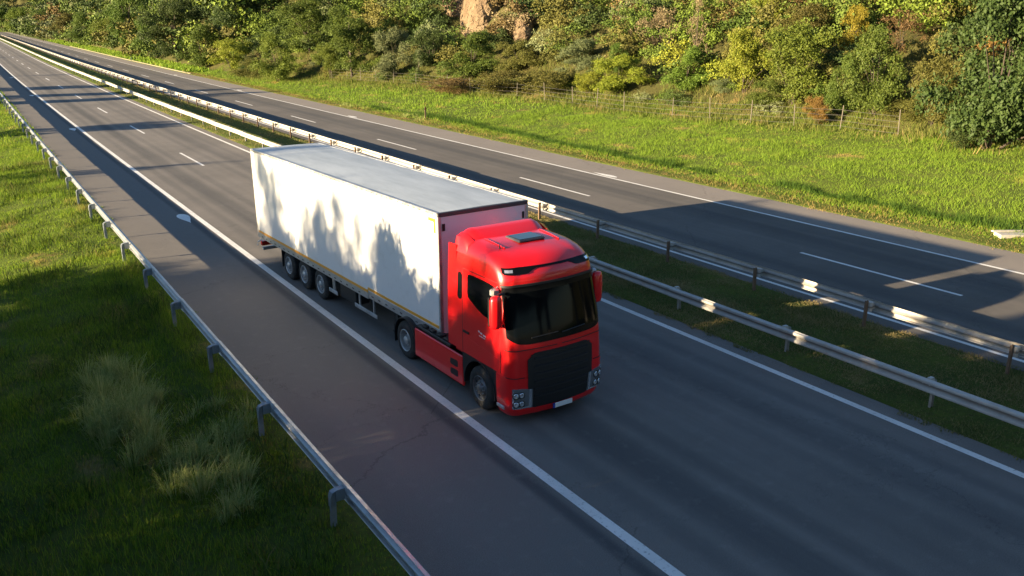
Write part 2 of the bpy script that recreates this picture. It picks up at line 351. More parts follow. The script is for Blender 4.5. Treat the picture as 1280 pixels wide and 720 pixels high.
def teardrop(u, y, ln, wd, par, sgn):
    mb = MB(); n = 24; pts = []
    for i in range(n):
        a = 2*math.pi*i/n; t = (1-math.cos(a))/2
        pts.append((u+float(off(y))+math.sin(a)*wd*.5*math.sin(math.pi*min(1, .12+t*.88)**.45), y+sgn*ln*(t-.5), .0045))
    mb.add(pts, [tuple(range(n))]); mb.build('teardrop_marking', M['paint'], par)
for k in range(4): teardrop(7.83, 38.4+38*k, 2.1, .62, road_near, -1)
for k in range(4): teardrop(30.02, 36.7+36*k, 2.2, .5, road_far, 1)
# ------------------------------------------------------------------ kerb along the far verge
kerb = empty('kerb', (float(off(200))+32.5, 200, 0)); tag(kerb, 'pale kerb stones along the far verge where the road recedes', 'kerb')
kb = MB().box(-.14, .14, 0, 2.92, -.05, .10, ch=.02).mesh('kerb_stone', M['kerb'])
for k in range(60):
    y = 146+k*3.0; o = link('kerb_stone', kb, kerb); o.location = (32.75+float(off(y))-kerb.location.x, y-kerb.location.y, 0)
    o.rotation_euler = (0, 0, -math.atan(float(off(y+3)-off(y))/3))

# ------------------------------------------------------------------ guardrails
def wprofile(sg):
    base = [(.012, .44), (.02, .45), (.088, .468), (.095, .485), (.095, .515), (.088, .532), (.008, .572), (.0, .595), (.008, .618), (.088, .658), (.095, .675), (.095, .705), (.088, .722), (.02, .74), (.012, .75)]
    out = [(sg*a, z) for a, z in base]; inn = [(sg*(a-.006), z) for a, z in base]; return out+inn[::-1]
def beam_mesh(sg, ln, material):
    mb = MB(); pr = wprofile(sg); mb.loft([[(a, y, z) for a, z in pr] for y in (-.16, ln*.5, ln+.16)]); return mb.mesh('rail_beam', material, 35)
def c_post(z1, w=.055, d=.10, t=.007, rough=0):
    """sigma shaped steel post, open to +y"""
    mb = MB(); mb.box(-d/2, d/2, -t/2, t/2, -.25, z1); mb.box(-d/2, -d/2+t, t/2, w, -.25, z1); mb.box(d/2-t, d/2, t/2, w, -.25, z1); return mb
def guardrail(name, label, ubeam, sg, upost, y0, bm_mat, post_mat, post_top, spacer, npieces=46, far_to=560):
    g = empty(name, (ubeam, y0, 0)); tag(g, label, 'guardrail')
    beam = beam_mesh(sg, 4.0, bm_mat); pm = c_post(post_top).mesh('post', post_mat)
    rnd = random.Random(int(ubeam*100))
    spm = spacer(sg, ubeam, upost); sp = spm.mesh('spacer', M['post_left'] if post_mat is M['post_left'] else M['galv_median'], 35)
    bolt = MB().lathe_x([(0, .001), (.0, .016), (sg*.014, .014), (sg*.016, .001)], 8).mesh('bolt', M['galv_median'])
    for k in range(npieces):
        y = y0+4*k; x = ubeam+float(off(y)); sl = float(off(y+4)-off(y))/4
        if post_mat is M['post_left']: dzz = rnd.uniform(-.012, .012)
        else: dzz = rnd.uniform(-.025, .025)
        bo = link('rail_beam', beam, g, (x-ubeam, y-y0, dzz*.6)); bo.rotation_euler = (rnd.uniform(-.003, .003), 0, -math.atan(sl)-.0022*sg)
        po = link('post', pm, g, (upost+float(off(y))-ubeam, y-y0, rnd.uniform(-.02, .02))); po.rotation_euler = (rnd.uniform(-.02, .02), rnd.uniform(-.035, .035), rnd.uniform(-.06, .06) + (math.pi if sg < 0 else 0))
        link('spacer', sp, g, (x-ubeam, y-y0, dzz*.4))
        if k < 14:
            for zz in (.52, .67):
                for yy in (-.08, .08): link('bolt', bolt, g, (x-ubeam+sg*.075, y-y0+yy, zz-.02))
    # the rest runs on into the distance as one piece
    mb = MB(); y = y0+4*npieces; pr = wprofile(sg); rings = []
    while y < far_to:
        rings.append([(a+ubeam+float(off(y))-ubeam, y-y0, z) for a, z in pr]); 
        xx = upost+float(off(y))-ubeam; mb.box(xx-.05, xx+.05, y-y0-.03, y-y0+.03, -.2, post_top, 1); y += 4
    mb.loft(rings, 0); o = mb.build('distant_rail', [bm_mat, post_mat], g); o['kind'] = 'stuff'
    return g
def spacer_left(sg, ub, up):     # bent bracket from the post up and over to the beam
    mb = MB(); d = up-ub
    path = [(d-.05, .40), (d-.05, .60), (d-.02, .685), (d+.07, .715), (.0, .715)]
    inn = [(d-.035, .40), (d-.035, .60), (d-.005, .67), (d+.075, .70), (.0, .70)]
    mb.prism(path+inn[::-1], -.05, .07, 'y'); mb.box(d+.05, -.002, -.045, .065, .50, .69); return mb
def spacer_far(sg, ub, up):
    mb = MB(); d = up-ub
    ring = [(d+.05+(.15*.5)+.075*math.cos(a), .0+.085*math.sin(a)) for a in [2*math.pi*i/12 for i in range(12)]]
    mb.loft([[(x, y, .47) for x, y in ring], [(x, y, .74) for x, y in ring]])
    mb.box(d+.05, -.001, -.055, .055, .52, .70); return mb
def spacer_near(sg, ub, up):
    mb = MB(); d = up-ub
    mb.box(.003, d-.04, -.06, -.045, .47, .74); mb.box(.003, d-.04, .045, .06, .47, .74); mb.box(.004, d-.045, -.04, .04, .74, .765); return mb
rail_left = guardrail('guardrail', 'galvanised steel guardrail on bluish posts along the left grass verge', 4.55, 1, 4.33, .3, M['galv_left'], M['post_left'], .66, spacer_left)
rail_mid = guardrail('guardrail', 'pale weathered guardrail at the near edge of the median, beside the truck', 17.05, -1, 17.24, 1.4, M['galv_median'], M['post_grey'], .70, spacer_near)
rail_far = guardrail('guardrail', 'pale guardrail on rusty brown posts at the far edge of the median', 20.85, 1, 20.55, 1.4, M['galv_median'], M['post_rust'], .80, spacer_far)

# ------------------------------------------------------------------ semi-trailer
TRX, TRY, TRYAW, TL, TT = 10.25, 16.996, .041, 12.67, 4.06
trailer = empty('semi_trailer', (TRX, TRY, 0), TRYAW); tag(trailer, 'white box semi-trailer with orange contour tape coupled behind the red truck cab', 'trailer')
H = 1.275
def wheel(parent, name, x, y, side, dark=False, twin=False, deep=.0, r=.5):
    """side -1 = shoulder side; tyre + rim, hub facing outward"""
    wroot = None; s = side; x0 = 0
    t = MB(); W = .30 if not twin else .58
    prof = [(0, .30), (s*.0, .36), (s*-.012, .42), (s*.012, .455), (s*.04, .485), (s*.06, r)]
    prof = [(-s*(-.0), .29), (-s*-.018, .33), (-s*-.022, .40), (-s*.0, .455), (-s*.03, .488), (-s*.055, r)]
    g = []
    xx = .055
    for k in range(4): xx2 = .055+(W-.11)*(k+1)/4; g += [(-s*(xx2-.022), r), (-s*(xx2-.018), r-.012), (-s*(xx2-.004), r-.012), (-s*xx2, r)]
    prof = prof+g[:-1]+[(-s*(W-.055), r), (-s*(W-.03), .488), (-s*W, .455), (-s*(W+.02), .40), (-s*W, .29)]
    t.lathe_x(prof, 40); tyre = t.build(name, M['tyre'], parent, 40); tyre.location = (x, y, r-.005)
    rm = MB(); d = deep
    rm.lathe_x([(s*.012, .295), (s*.02, .285), (s*.005, .27), (-s*(.05+d), .262), (-s*(.07+d), .20), (-s*(.03+d), .165), (-s*(.025+d), .12), (s*(.03-d*.4), .105), (s*(.045-d*.4), .085), (s*(.05-d*.4), .001)], 32)
    R = rm.build('rim', M['rim_dark'] if dark else M['rim'], tyre, 35)
    nb = MB()
    for k in range(10):
        a = 2*math.pi*k/10; nb.lathe_x([(-s*(.03+d), .014), (s*(.012-d), .014), (s*(.016-d), .001)], 6, cy=.142*math.cos(a), cz=.142*math.sin(a))
    nb.build('wheel_nuts', M['rim'], tyre)
    hb = MB()
    for k in range(8):
        a = 2*math.pi*(k+.5)/8; hb.lathe_x([(-s*(.052+d), .028), (-s*(.048+d), .026), (-s*(.048+d), .001)], 10, cy=.228*math.cos(a), cz=.228*math.sin(a))
    hb.build('hand_holes', M['black'], tyre)
    return tyre
STEP = 3.9
MB().box(-H, H, .0, TL, 1.13, TT-.012).build('box_core', M['white_body'], trailer)
core = trailer.children[0]
# side skins, one per side, 8 mm proud
for s in (-1, 1):
    sk = MB(); ng = 28
    xs = s*(H+.006)
    sk.box(min(xs, s*(H-.01)), max(xs, s*(H-.01)), .045, TL-.05, 1.17, TT-.06)
    sk.build('side_panel', M['white_body'], trailer)
    bot = MB(); x2 = s*(H+.014)
    bot.box(min(x2, s*(H-.1)), max(x2, s*(H-.1)), .05, STEP, .985, 1.20, ch=.008)
    bot.box(min(x2, s*(H-.1)), max(x2, s*(H-.1)), STEP+.02, TL-.02, .94, 1.13, ch=.008)
    bot.build('lower_rail', M['alu'], trailer)
    slots = MB()
    for k in range(30):
        y = .3+k*.41
        if abs(y-STEP) < .15: continue
        z = 1.06 if y < STEP else 1.0
        slots.box(min(x2, x2+s*.004), max(x2, x2+s*.004), y, y+.12, z, z+.035)
    slots.build('lash_slots', M['dark_trim'], trailer)
    tape = MB(); x3 = s*(H+.019); xi = s*(H+.0)
    tape.box(min(xi, x3), max(xi, x3), .08, STEP, 1.22, 1.295); tape.box(min(xi, x3), max(xi, x3), STEP-.0, STEP+.05, 1.145, 1.225); tape.box(min(xi, x3), max(xi, x3), STEP, TL-.1, 1.135, 1.21)
    tape.build('contour_tape', M['orange_tape'], trailer)
    cm = MB(); cm.box(min(xi, x3), max(xi, x3), .10, .18, 3.58, 3.92); cm.box(min(xi, x3), max(xi, x3), .18, .42, 3.84, 3.92)
    cm.build('corner_tape', M['yellow_tape'], trailer)
    tr = MB(); x4 = s*(H+.022)
    tr.box(min(x4, s*(H-.07)), max(x4, s*(H-.07)), -.02, TL+.01, TT-.07, TT+.012, ch=.012); tr.build('roof_rail', M['alu'], trailer)
    rv = MB()
    for k in range(44): rv.box(min(x4, x4+s*.006), max(x4, x4+s*.006), .2+k*.285, .225+k*.285, TT-.045, TT-.02)
    rv.build('rail_rivets', M['dark_trim'], trailer)
    cp = MB(); cp.box(min(x4, s*(H-.07)), max(x4, s*(H-.07)), -.026, .042, .965, TT-.072, ch=.01); cp.build('corner_post', M['alu'], trailer)
    cp = MB(); cp.box(min(x4, s*(H-.07)), max(x4, s*(H-.07)), TL-.045, TL+.02, .95, TT-.072, ch=.01); cp.build('corner_post', M['alu'], trailer)
    lm = MB().box(s*(H-.16), s*(H-.10), -.035, -.002, TT-.42, TT-.25, ch=.008); lm.build('marker_lamp', M['black'], trailer)
MB().box(-H+.075, H-.075, -.012, .02, 1.0, TT-.09).build('front_panel', M['front_panel'], trailer)
MB().box(-H-.018, H+.018, -.03, .05, TT-.085, TT+.018, ch=.012).build('front_top_trim', M['dark_trim'], trailer)
MB().box(-H, H, TL-.03, TL+.03, TT-.08, TT+.016, ch=.01).build('rear_top_trim', M['alu'], trailer)
rf = MB(); n = 26
for i in range(n+1):
    y = .05+(TL-.1)*i/n
rings = []
for i in range(n+1):
    y = .05+(TL-.1)*i/n; sag = -.006*(i % 2)
    rings.append([(x, y, TT-.0+.022*(1-(x/1.21)**2)+sag) for x in np.linspace(-1.205, 1.205, 9)])
rf.loft(rings, cap=False, close=False); rf.build('roof_skin', M['roof'], trailer, 60)
for s in (-1, 1):
    d = MB().box(s*.01 if s > 0 else -H+.08, H-.08 if s > 0 else -.01, TL, TL+.035, 1.05, TT-.1, ch=.008).build('rear_door', M['white_body'], trailer)
    for q in (.25, .55): MB().tube([(s*q, TL+.06, 1.0), (s*q, TL+.06, TT-.12)], .017).build('locking_bar', M['alu'], d)
# running gear
ch = MB()
for s in (-1, 1): ch.box(s*.45-.06, s*.45+.06, 1.2, TL-.15, .72, 1.12)
for k in range(14): ch.box(-1.2, 1.2, .9+k*.85, .96+k*.85, .93, 1.125)
ch.box(-.5, .5, 1.0, 2.2, 1.02, 1.125)
ch.build('chassis_frame', M['chassis'], trailer)
AX = [7.37, 8.68, 9.99]
for y in AX:
    MB().tube([(-1.0, y, .5), (1.0, y, .5)], .075, 10).build('axle', M['chassis'], trailer)
    for s in (-1, 1): wheel(trailer, 'wheel', s*1.235, y, s, deep=.02)
    for s in (-1, 1):
        fm = MB(); arc = [(y-.58*math.cos(a), .5+.58*math.sin(a)) for a in np.linspace(.7, 2.44, 9)]; arc2 = [(y-.565*math.cos(a), .5+.565*math.sin(a)) for a in np.linspace(.7, 2.44, 9)]
        fm.prism(arc+arc2[::-1], s*.9, s*1.22); fm.build('mudguard', M['black'], trailer)
for s in (-1, 1):
    for (a, bb) in ((3.55, 4.95), (6.15, 6.75)):
        gd = MB(); gd.box(min(s*1.21, s*1.235), max(s*1.21, s*1.235), a, bb, .44, .56, ch=.008)
        for y in (a+.25, bb-.25): gd.box(s*1.18-.02, s*1.18+.02, y-.03, y+.03, .46, .96)
        gd.build('side_guard', M['alu'], trailer)
    lg = MB(); lg.box(s*.95-.07, s*.95+.07, 2.72, 2.88, .42, 1.0); lg.box(s*.95-.05, s*.95+.05, 2.74, 2.86, .28, .45); lg.box(s*.95-.13, s*.95+.13, 2.66, 2.94, .25, .285, ch=.01); lg.build('landing_leg', M['chassis'], trailer)
    bx = MB(); bx.box(min(s*.72, s*1.16), max(s*.72, s*1.16), 5.0, 6.1, .42, .9, ch=.03); bx.build('storage_box', M['black'], trailer)
    fl = MB(); fl.box(s*1.06-.17, s*1.06+.17, 10.62, 10.64, .3, .95); fl.build('mud_flap', M['black'], trailer)
    rl = MB(); rl.box(s*1.02-.2, s*1.02+.2, TL-.12, TL+.04, .62, .78, ch=.01); rl.build('rear_lamp', M['red_lens'], trailer)
    ou = MB(); ou.tube([(s*1.2, TL-.1, .85), (s*1.34, TL-.06, .78), (s*1.36, TL-.05, .66)], .022, 8); ou.build('outline_lamp', M['white_plastic'], trailer)
MB().box(-1.2, 1.2, TL-.12, TL+.0, .45, .56, ch=.01).build('underrun_bar', M['alu'], trailer)
MB().box(-.26, .26, TL+.03, TL+.04, .80, .91).build('number_plate', M['plate'], trailer)

# ------------------------------------------------------------------ truck tractor
TX, TY, TYAW = 10.06, 14.93, .022
truck = empty('truck_tractor', (TX, TY, 0), TYAW); tag(truck, 'glossy red cab-over truck with dark windscreen and black grille on the near carriageway', 'truck')
_z  = [.23, .33, .50, .90, 1.15, 1.50, 1.85, 2.05, 2.98, 3.08, 3.20, 3.34, 3.48, 3.58, 3.66, 3.715, 3.745]
_f  = [-1.27, -1.33, -1.365, -1.385, -1.385, -1.37, -1.345, -1.31, -1.09, -1.085, -1.075, -1.03, -.93, -.79, -.55, -.20, .20]
_w  = [1.16, 1.205, 1.235, 1.25, 1.25, 1.25, 1.25, 1.248, 1.215, 1.215, 1.21, 1.195, 1.165, 1.12, 1.05, .95, .84]
_rr = [.24, .24, .24, .24, .24, .25, .27, .28, .30, .30, .32, .36, .40, .44, .46, .46, .44]
CB = .98
def cab(s, z, o=0.0, back=CB):
    """point on the cab skin; |s|<=1 front, 1..2 corner, 2..3 side"""
    f = np.interp(z, _z, _f)-o; w = np.interp(z, _z, _w)+o; r = np.interp(z, _z, _rr); sg = -1 if s < 0 else 1; a = abs(s)
    bow = .11; inner = w-r; ye = f+bow
    if a <= 1: x = a*inner; y = f+bow*a*a
    elif a <= 2:
        t = (a-1)*math.pi/2; x = inner+r*math.sin(t)**.95 if t > 0 else inner; y = ye+r*(1-math.cos(t))
    else: x = w; y = ye+r+(back-ye-r)*(a-2)
    return (sg*x, y, z)
def s_of_y(y, z, o=0):
    f = np.interp(z, _z, _f)-o; r = np.interp(z, _z, _rr); ye = f+.11+r
    return 2+(y-ye)/(CB-ye)
def s_of_x(x, z):
    w = np.interp(z, _z, _w); r = np.interp(z, _z, _rr); return x/(w-r)
def patch(ss, zlo, zhi, nz=6, o=.006, th=.02, fun=None):
    """solid panel following the skin: ss list, zlo/zhi functions of index"""
    fun = fun or (lambda s, z, oo: cab(s, z, oo))
    n = len(ss); mb = MB(); top = []; bot = []
    for i, s in enumerate(ss):
        for j in range(nz+1):
            z = zlo[i]+(zhi[i]-zlo[i])*j/nz; top.append(fun(s, z, o)); bot.append(fun(s, z, o-th))
    N = len(top); fs = []; k = nz+1
    for i in range(n-1):
        for j in range(nz):
            a = i*k+j; fs += [(a, a+k, a+k+1, a+1), (N+a, N+a+1, N+a+k+1, N+a+k)]
    for i in range(n-1): a = i*k; fs += [(a, N+a, N+a+k, a+k), (a+nz, a+nz+k, N+a+nz+k, N+a+nz)]
    for j in range(nz): fs += [(j, j+1, N+j+1, N+j), ((n-1)*k+j, N+(n-1)*k+j, N+(n-1)*k+j+1, (n-1)*k+j+1)]
    return mb.add(top+bot, fs)
yfun = lambda sd: (lambda y, z, o: cab(sd*s_of_y(y, z, o), z, o))
S_SAMP = np.concatenate([np.linspace(-3, -2, 10), np.linspace(-2, -1, 9)[1:], np.linspace(-1, 1, 17)[1:], np.linspace(1, 2, 9)[1:], np.linspace(2, 3, 10)[1:]])
zs = [1.14, 1.3, 1.5, 1.7, 1.85, 1.95, 2.05, 2.3, 2.6, 2.85, 2.98, 3.03, 3.08, 3.14, 3.20, 3.27, 3.34, 3.41, 3.48, 3.53, 3.58, 3.62, 3.66, 3.69, 3.715, 3.73, 3.745]
mb = MB(); mb.loft([[cab(s, z) for s in S_SAMP] for z in zs]); shell = mb.build('cab_shell', M['red'], truck, 38)
# bumper: the part below, ahead of the wheel arch
def bump(s, z, o=0): return cab(s, z, o, back=-.70)
mb = MB(); zb = [.23, .26, .31, .40, .5, .62, .75, .9, 1.0, 1.138]
S_B = np.concatenate([np.linspace(-3, -2, 4), np.linspace(-2, -1, 8)[1:], np.linspace(-1, 1, 15)[1:], np.linspace(1, 2, 8)[1:], np.linspace(2, 3, 4)[1:]])
mb.loft([[bump(s, z, .012) for s in S_B] for z in zb]); bumper = mb.build('bumper', M['red'], truck, 38)
for s in (-1, 1):   # arch panels over the front wheel
    ycs = [.66*math.cos(a)*-1 for a in np.linspace(.0, math.pi, 17)]
    ycs = [-.695]+[y for y in ycs if -.69 < y]+[.70]
    zl = [max(.52, .5+math.sqrt(max(0, .66**2-min(abs(y), .66)**2))) for y in ycs]
    patch(ycs, zl, [1.16]*len(ycs), 2, .002, .05, yfun(s)).build('wheel_arch', M['black'], truck)
    # the inner black lip
    arc = [(-.655*math.cos(a), .5+.655*math.sin(a)) for a in np.linspace(-.1, math.pi+.1, 19)]; arc2 = [(y*.95, .5+(z-.5)*.95) for y, z in arc]
    MB().prism(arc+arc2[::-1], s*.92, s*1.262).build('arch_lip', M['black'], truck, 40)
    # door
    ydo = list(np.linspace(-.86, .66, 14))
    zlo = [max(1.17, .5+math.sqrt(max(0, .70**2-y*y))) if abs(y) < .7 else 1.17 for y in ydo]
    door = patch(ydo, zlo, [3.12]*14, 10, .008, .02, yfun(s)).build('door', M['red'], truck, 38)
    # window on the door: sloping lower edge
    yw = [-.80, -.74, -.6, -.4, -.2, 0., .2, .36, .43, .46]
    lo = [2.36, 2.30, 2.27, 2.26, 2.285, 2.34, 2.42, 2.49, 2.53, 2.62]; hi = [2.66, 2.88, 3.02, 3.045, 3.05, 3.05, 3.05, 3.045, 3.03, 2.97]
    patch(yw, lo, hi, 5, .014, .012, yfun(s)).build('side_window', M['glass'], door, 40)
    # dark slot behind the door
    ysl = [.70, .72, .76, .82, .86, .88]
    patch(ysl, [2.46, 2.41, 2.39, 2.39, 2.41, 2.46], [2.94, 2.99, 3.01, 3.01, 2.99, 2.94], 4, .010, .012, yfun(s)).build('air_slot', M['black_gloss'], truck, 40)
    # crease trim along door and handle
    patch([-.84, 0, .64], [1.455, 1.52, 1.57], [1.468, 1.533, 1.583], 1, .0155, .01, yfun(s)).build('crease', M['red'], door)
    patch([.38, .44, .58, .62], [1.66]*4, [1.71]*4, 1, .03, .02, yfun(s)).build('handle', M['black'], door)
    bd = MB()
    for k, (yy, zz, ln) in enumerate(((-.30, 1.80, .10), (-.16, 1.82, .07), (-.06, 1.84, .05), (-.28, 1.755, .24))): 
        bd2 = patch([yy, yy+ln], [zz, zz+.006], [zz+.035 if k < 3 else zz+.012, zz+.041 if k < 3 else zz+.018], 1, .014, .008, yfun(s)); bd.add(bd2.v, bd2.f)
    bd.build('door_badge', M['plate'], door)
    for (ya, yb_, za, zb_) in ((.662, .674, 1.18, 3.11), (-.874, -.862, 1.18, 3.11), (-.86, .66, 3.118, 3.13)):
        patch([ya, (ya+yb_)/2, yb_], [za]*3, [zb_]*3, 6, .0095, .012, yfun(s)).build('door_seam', M['black'], truck)
    # rear side extender
    ex = MB(); ex.loft([[(s*(1.245-.03*max(0, z-2)), CB-.02, z), (s*(1.25-.03*max(0, z-2)), 1.32-.05*max(0, z-2.6), z), (s*(1.22-.03*max(0, z-2)), 1.33-.05*max(0, z-2.6), z), (s*(1.20-.03*max(0, z-2)), CB-.02, z)] for z in (1.18, 2.0, 3.0, 3.45, 3.58)])
    ex.build('side_extender', M['red'], truck)
    # corner step below the door ahead of the wheel
    MB().box(min(s*1.1, s*1.262), max(s*1.1, s*1.262), -.98, -.70, .36, .44, ch=.01).build('step', M['alu'], truck)
    # headlamps
    xs = np.linspace(.74, 1.0, 4); ssl = [1.0*x/ (1.25-.24) for x in xs]+[1.25, 1.5]
    lo = [.42, .42, .425, .43, .45, .47]; hi = [.86, .87, .885, .90, .91, .91]
    hl = patch([s*q for q in ssl], lo, hi, 5, .026, .03, lambda q, z, o: bump(q, z, o)).build('headlight', M['lens_dark'], bumper, 40)
    hp = lambda q, z, o: bump(q, z, o); qa, qb = ssl[0], ssl[-1]
    Lp = lambda a0, a1, z0, z1, nm, mt, oo: patch([s*(qa+(qb-qa)*(a0+(a1-a0)*t)) for t in (0, .5, 1)], [.425+.47*z0]*3, [.425+.47*z1]*3, 2, oo, .012, hp).build(nm, M[mt], hl, 40)
    Lp(.03, .97, .02, .07, 'daylight_strip', 'white_lens', .031); Lp(.90, .97, .09, .93, 'daylight_strip', 'white_lens', .031); Lp(.03, .10, .09, .93, 'daylight_strip', 'white_lens', .031)
    for zc in (.27, .70):
        for (a0, a1) in ((.16, .48), (.54, .86)):
            qc = qa+(qb-qa)*(a0+a1)/2; pc = Vector(bump(s*qc, .425+.47*zc, .03)); pe = Vector(bump(s*(qc+.02), .425+.47*zc, .03)); tg = (pe-pc).normalized(); nn = Vector((tg.y, -tg.x, 0)); nn = nn if nn.y < 0 else -nn
            lm_ = MB(); R_ = .062
            for (r0, r1, o0, o1) in ((R_, R_*.8, 0, .012), (R_*.8, .001, .012, .002)):
                lm_.loft([[tuple(pc+(tg*math.cos(t)+Vector((0, 0, 1))*math.sin(t))*rr_+nn*oo_) for t in [2*math.pi*i/16 for i in range(16)]] for rr_, oo_ in ((r0, o0), (r1, o1))], cap=False)
            lm_.build('lamp_unit', M['white_lens'], hl, 40)
            rg_ = MB(); rg_.loft([[tuple(pc+(tg*math.cos(t)+Vector((0, 0, 1))*math.sin(t))*rr_+nn*oo_) for t in [2*math.pi*i/16 for i in range(16)]] for rr_, oo_ in ((.082, -.002), (.080, .006), (.063, .006), (.062, -.002))], cap=False); rg_.build('lamp_ring', M['lamp_ring'], hl)
    # mirrors
    hx = -1.46 if s < 0 else 1.37; MY = -1.0 if s < 0 else -.80
    mm = MB(); 
    ring = lambda z, a, c: [(hx+a*math.cos(t)*.5*1.0, MY-.02+c*math.sin(t)*.5, z) for t in [2*math.pi*i/14 for i in range(14)]]
    mm.loft([ring(2.26, .16, .10), ring(2.29, .24, .17), ring(2.36, .27, .20), ring(2.62, .28, .21), ring(2.88, .27, .20), ring(2.95, .22, .16), ring(2.97, .14, .10)])
    mo = mm.build('mirror', M['red'], truck, 50)
    mm2 = MB(); mm2.box(hx-.12, hx+.12, MY+.075, MY+.11, 2.30, 2.92, ch=.02); mm2.build('mirror_glass', M['black'], mo)
    for zq, zp in ((2.95, 2.93), (2.24, 2.30)):
        mm3 = MB(); mm3.tube([(s*1.20, MY+.08, zq), (s*1.30, MY+.03, zq+.02), (hx, MY, zp)], .035, 8); mm3.build('mirror_arm', M['black'], mo, 50)
    mm4 = MB(); mm4.box(s*1.30-.10 if s < 0 else 1.2, s*1.30+.10 if s < 0 else 1.4, -.80, -.66, 2.86, 3.04, ch=.04); mm4.tube([(s*1.2, -.72, 3.05), (s*1.3, -.73, 3.0)], .02, 6); mm4.build('kerb_mirror', M['alu'], truck, 40)
    # roof lamp end pods and roof ribs
    rb = MB(); rb.tube([(s*.72, -.25, 3.70), (s*.74, .15, 3.735), (s*.74, .5, 3.75)], .018, 6); rb.build('roof_rib', M['red'], truck, 50)
    # skirt behind the front wheel
    sk = MB(); sk.box(min(s*1.16, s*1.235), max(s*1.16, s*1.235), .72, 3.06, .27, 1.02, ch=.03); skirt = sk.build('side_skirt', M['red'], truck)
    for z in (.42, .66):
        MB().prism([(.95, z+.02), (1.0, z), (1.26, z), (1.30, z+.03), (1.28, z+.15), (1.0, z+.17), (.95, z+.15)], min(s*1.2, s*1.239), max(s*1.2, s*1.239)).build('step_recess', M['black'], skirt)
    MB().box(min(s*.45, s*1.2), max(s*.45, s*1.2), 1.35, 3.0, 1.02, 1.10, ch=.015).build('catwalk', M['black'], truck)
    for k in range(4): MB().box(min(s*.98, s*1.17), max(s*.98, s*1.17), 1.5+k*.36, 1.72+k*.36, 1.10, 1.16, ch=.02).build('catwalk_step', M['chassis'], truck)
    # rear mudguard
    arc = [(3.6-.60*math.cos(a), .5+.60*math.sin(a)) for a in np.linspace(.35, 3.1, 16)]; arc2 = [(3.6-.575*math.cos(a), .5+.575*math.sin(a)) for a in np.linspace(.35, 3.1, 16)]
    MB().prism(arc+arc2[::-1], s*.62, s*1.235).build('rear_mudguard', M['black'], truck, 40)
    MB().box(s*.93-.28, s*.93+.28, 4.22, 4.24, .28, .75).build('mud_flap', M['black'], truck)
    wheel(truck, 'wheel', s*1.225, 0, s, dark=True, deep=-.02)
    wheel(truck, 'wheel', s*1.215, 3.6, s, twin=True, deep=.08)
for zz in (1.74, 1.136):
    ssm = [q for q in np.linspace(-1.95, 1.95, 31) if zz > 1.5 or abs(q) > .9]
    for half in (-1, 1):
        hs_ = [q for q in ssm if q*half >= 0]
        if len(hs_) > 2: patch(hs_, [zz]*len(hs_), [zz+.012]*len(hs_), 1, .0145, .012).build('panel_seam', M['black'], truck)
# windscreen and black surround
sx = np.concatenate([np.linspace(-1.72, -1, 8), np.linspace(-1, 1, 17)[1:], np.linspace(1, 1.72, 8)[1:]])
zlo = [1.93+.16*max(0, (abs(s)-.85)/.87)**1.3+.0*s for s in sx]
patch(list(sx), [z-.07 for z in zlo], [3.06]*len(sx), 10, .008, .02).build('windscreen_frame', M['black_gloss'], truck, 40)
sx2 = [s*.955 for s in sx]
ws = patch(sx2, [z+.05 for z in zlo], [2.93]*len(sx), 10, .015, .02).build('windscreen', M['glass'], truck, 40)
for (xa, xb) in ((-.75, -.1), (.0, .66)):
    wp = MB(); wp.tube([(xa, cab(s_of_x(xa, 1.99), 1.99, .03)[1], 1.99), (xb, cab(s_of_x(xb, 2.02), 2.02, .03)[1], 2.02)], .012, 6); wp.build('wiper', M['black'], ws)
# visor lip over the windscreen, and the black lamp bar across the brow
patch(list(np.linspace(-1.75, 1.75, 25)), [3.055]*25, [3.10]*25, 2, .028, .03).build('visor_lip', M['black'], truck, 40)
sb = np.linspace(-1.62, 1.62, 33)
thk = [np.interp(abs(s), [0, .55, .75, 1.5, 1.62], [.035, .04, .13, .13, .09]) for s in sb]
bar = patch(list(sb), [3.43-t for t in thk], [3.435]*33, 3, .012, .02).build('brow_lamp_bar', M['black_gloss'], truck, 40)
for s in (-1, 1): patch([s*1.2, s*1.35, s*1.5], [3.35]*3, [3.40]*3, 1, .018, .01).build('marker_lamp', M['white_lens'], bar)
# grille: a black eight-sided field with thin slats
gx = np.linspace(-.85, .85, 21)
glo = [.40+.10*max(0, (abs(x)-.70)/.15) for x in gx]; ghi = [1.66-.14*max(0, (abs(x)-.66)/.19)**1.2 for x in gx]
def gf(x, z, o): return cab(s_of_x(x, z), z, o) if z > 1.139 else bump(s_of_x(x, z), z, o)
gr = patch(list(gx), glo, ghi, 12, .020, .03, gf).build('grille', M['black'], truck, 40)
for z in (1.50, 1.33, 1.16, .99, .82, .65):
    patch(list(gx[2:-2]), [z]*17, [z+.05]*17, 1, .042, .03, gf).build('slat', M['grille_slat'], gr, 40)
fr = patch(list(gx[1:-1]), [1.60]*19, [1.625]*19, 1, .034, .02, gf); fr.build('grille_bar', M['black'], gr)
pl = MB(); pl.box(-.26, .26, -1.425, -1.41, .305, .415, ch=.004); plate = pl.build('number_plate', M['plate'], truck)
MB().box(-.265, -.215, -1.428, -1.412, .303, .417).build('blue_band', M['blue_plate'], plate)
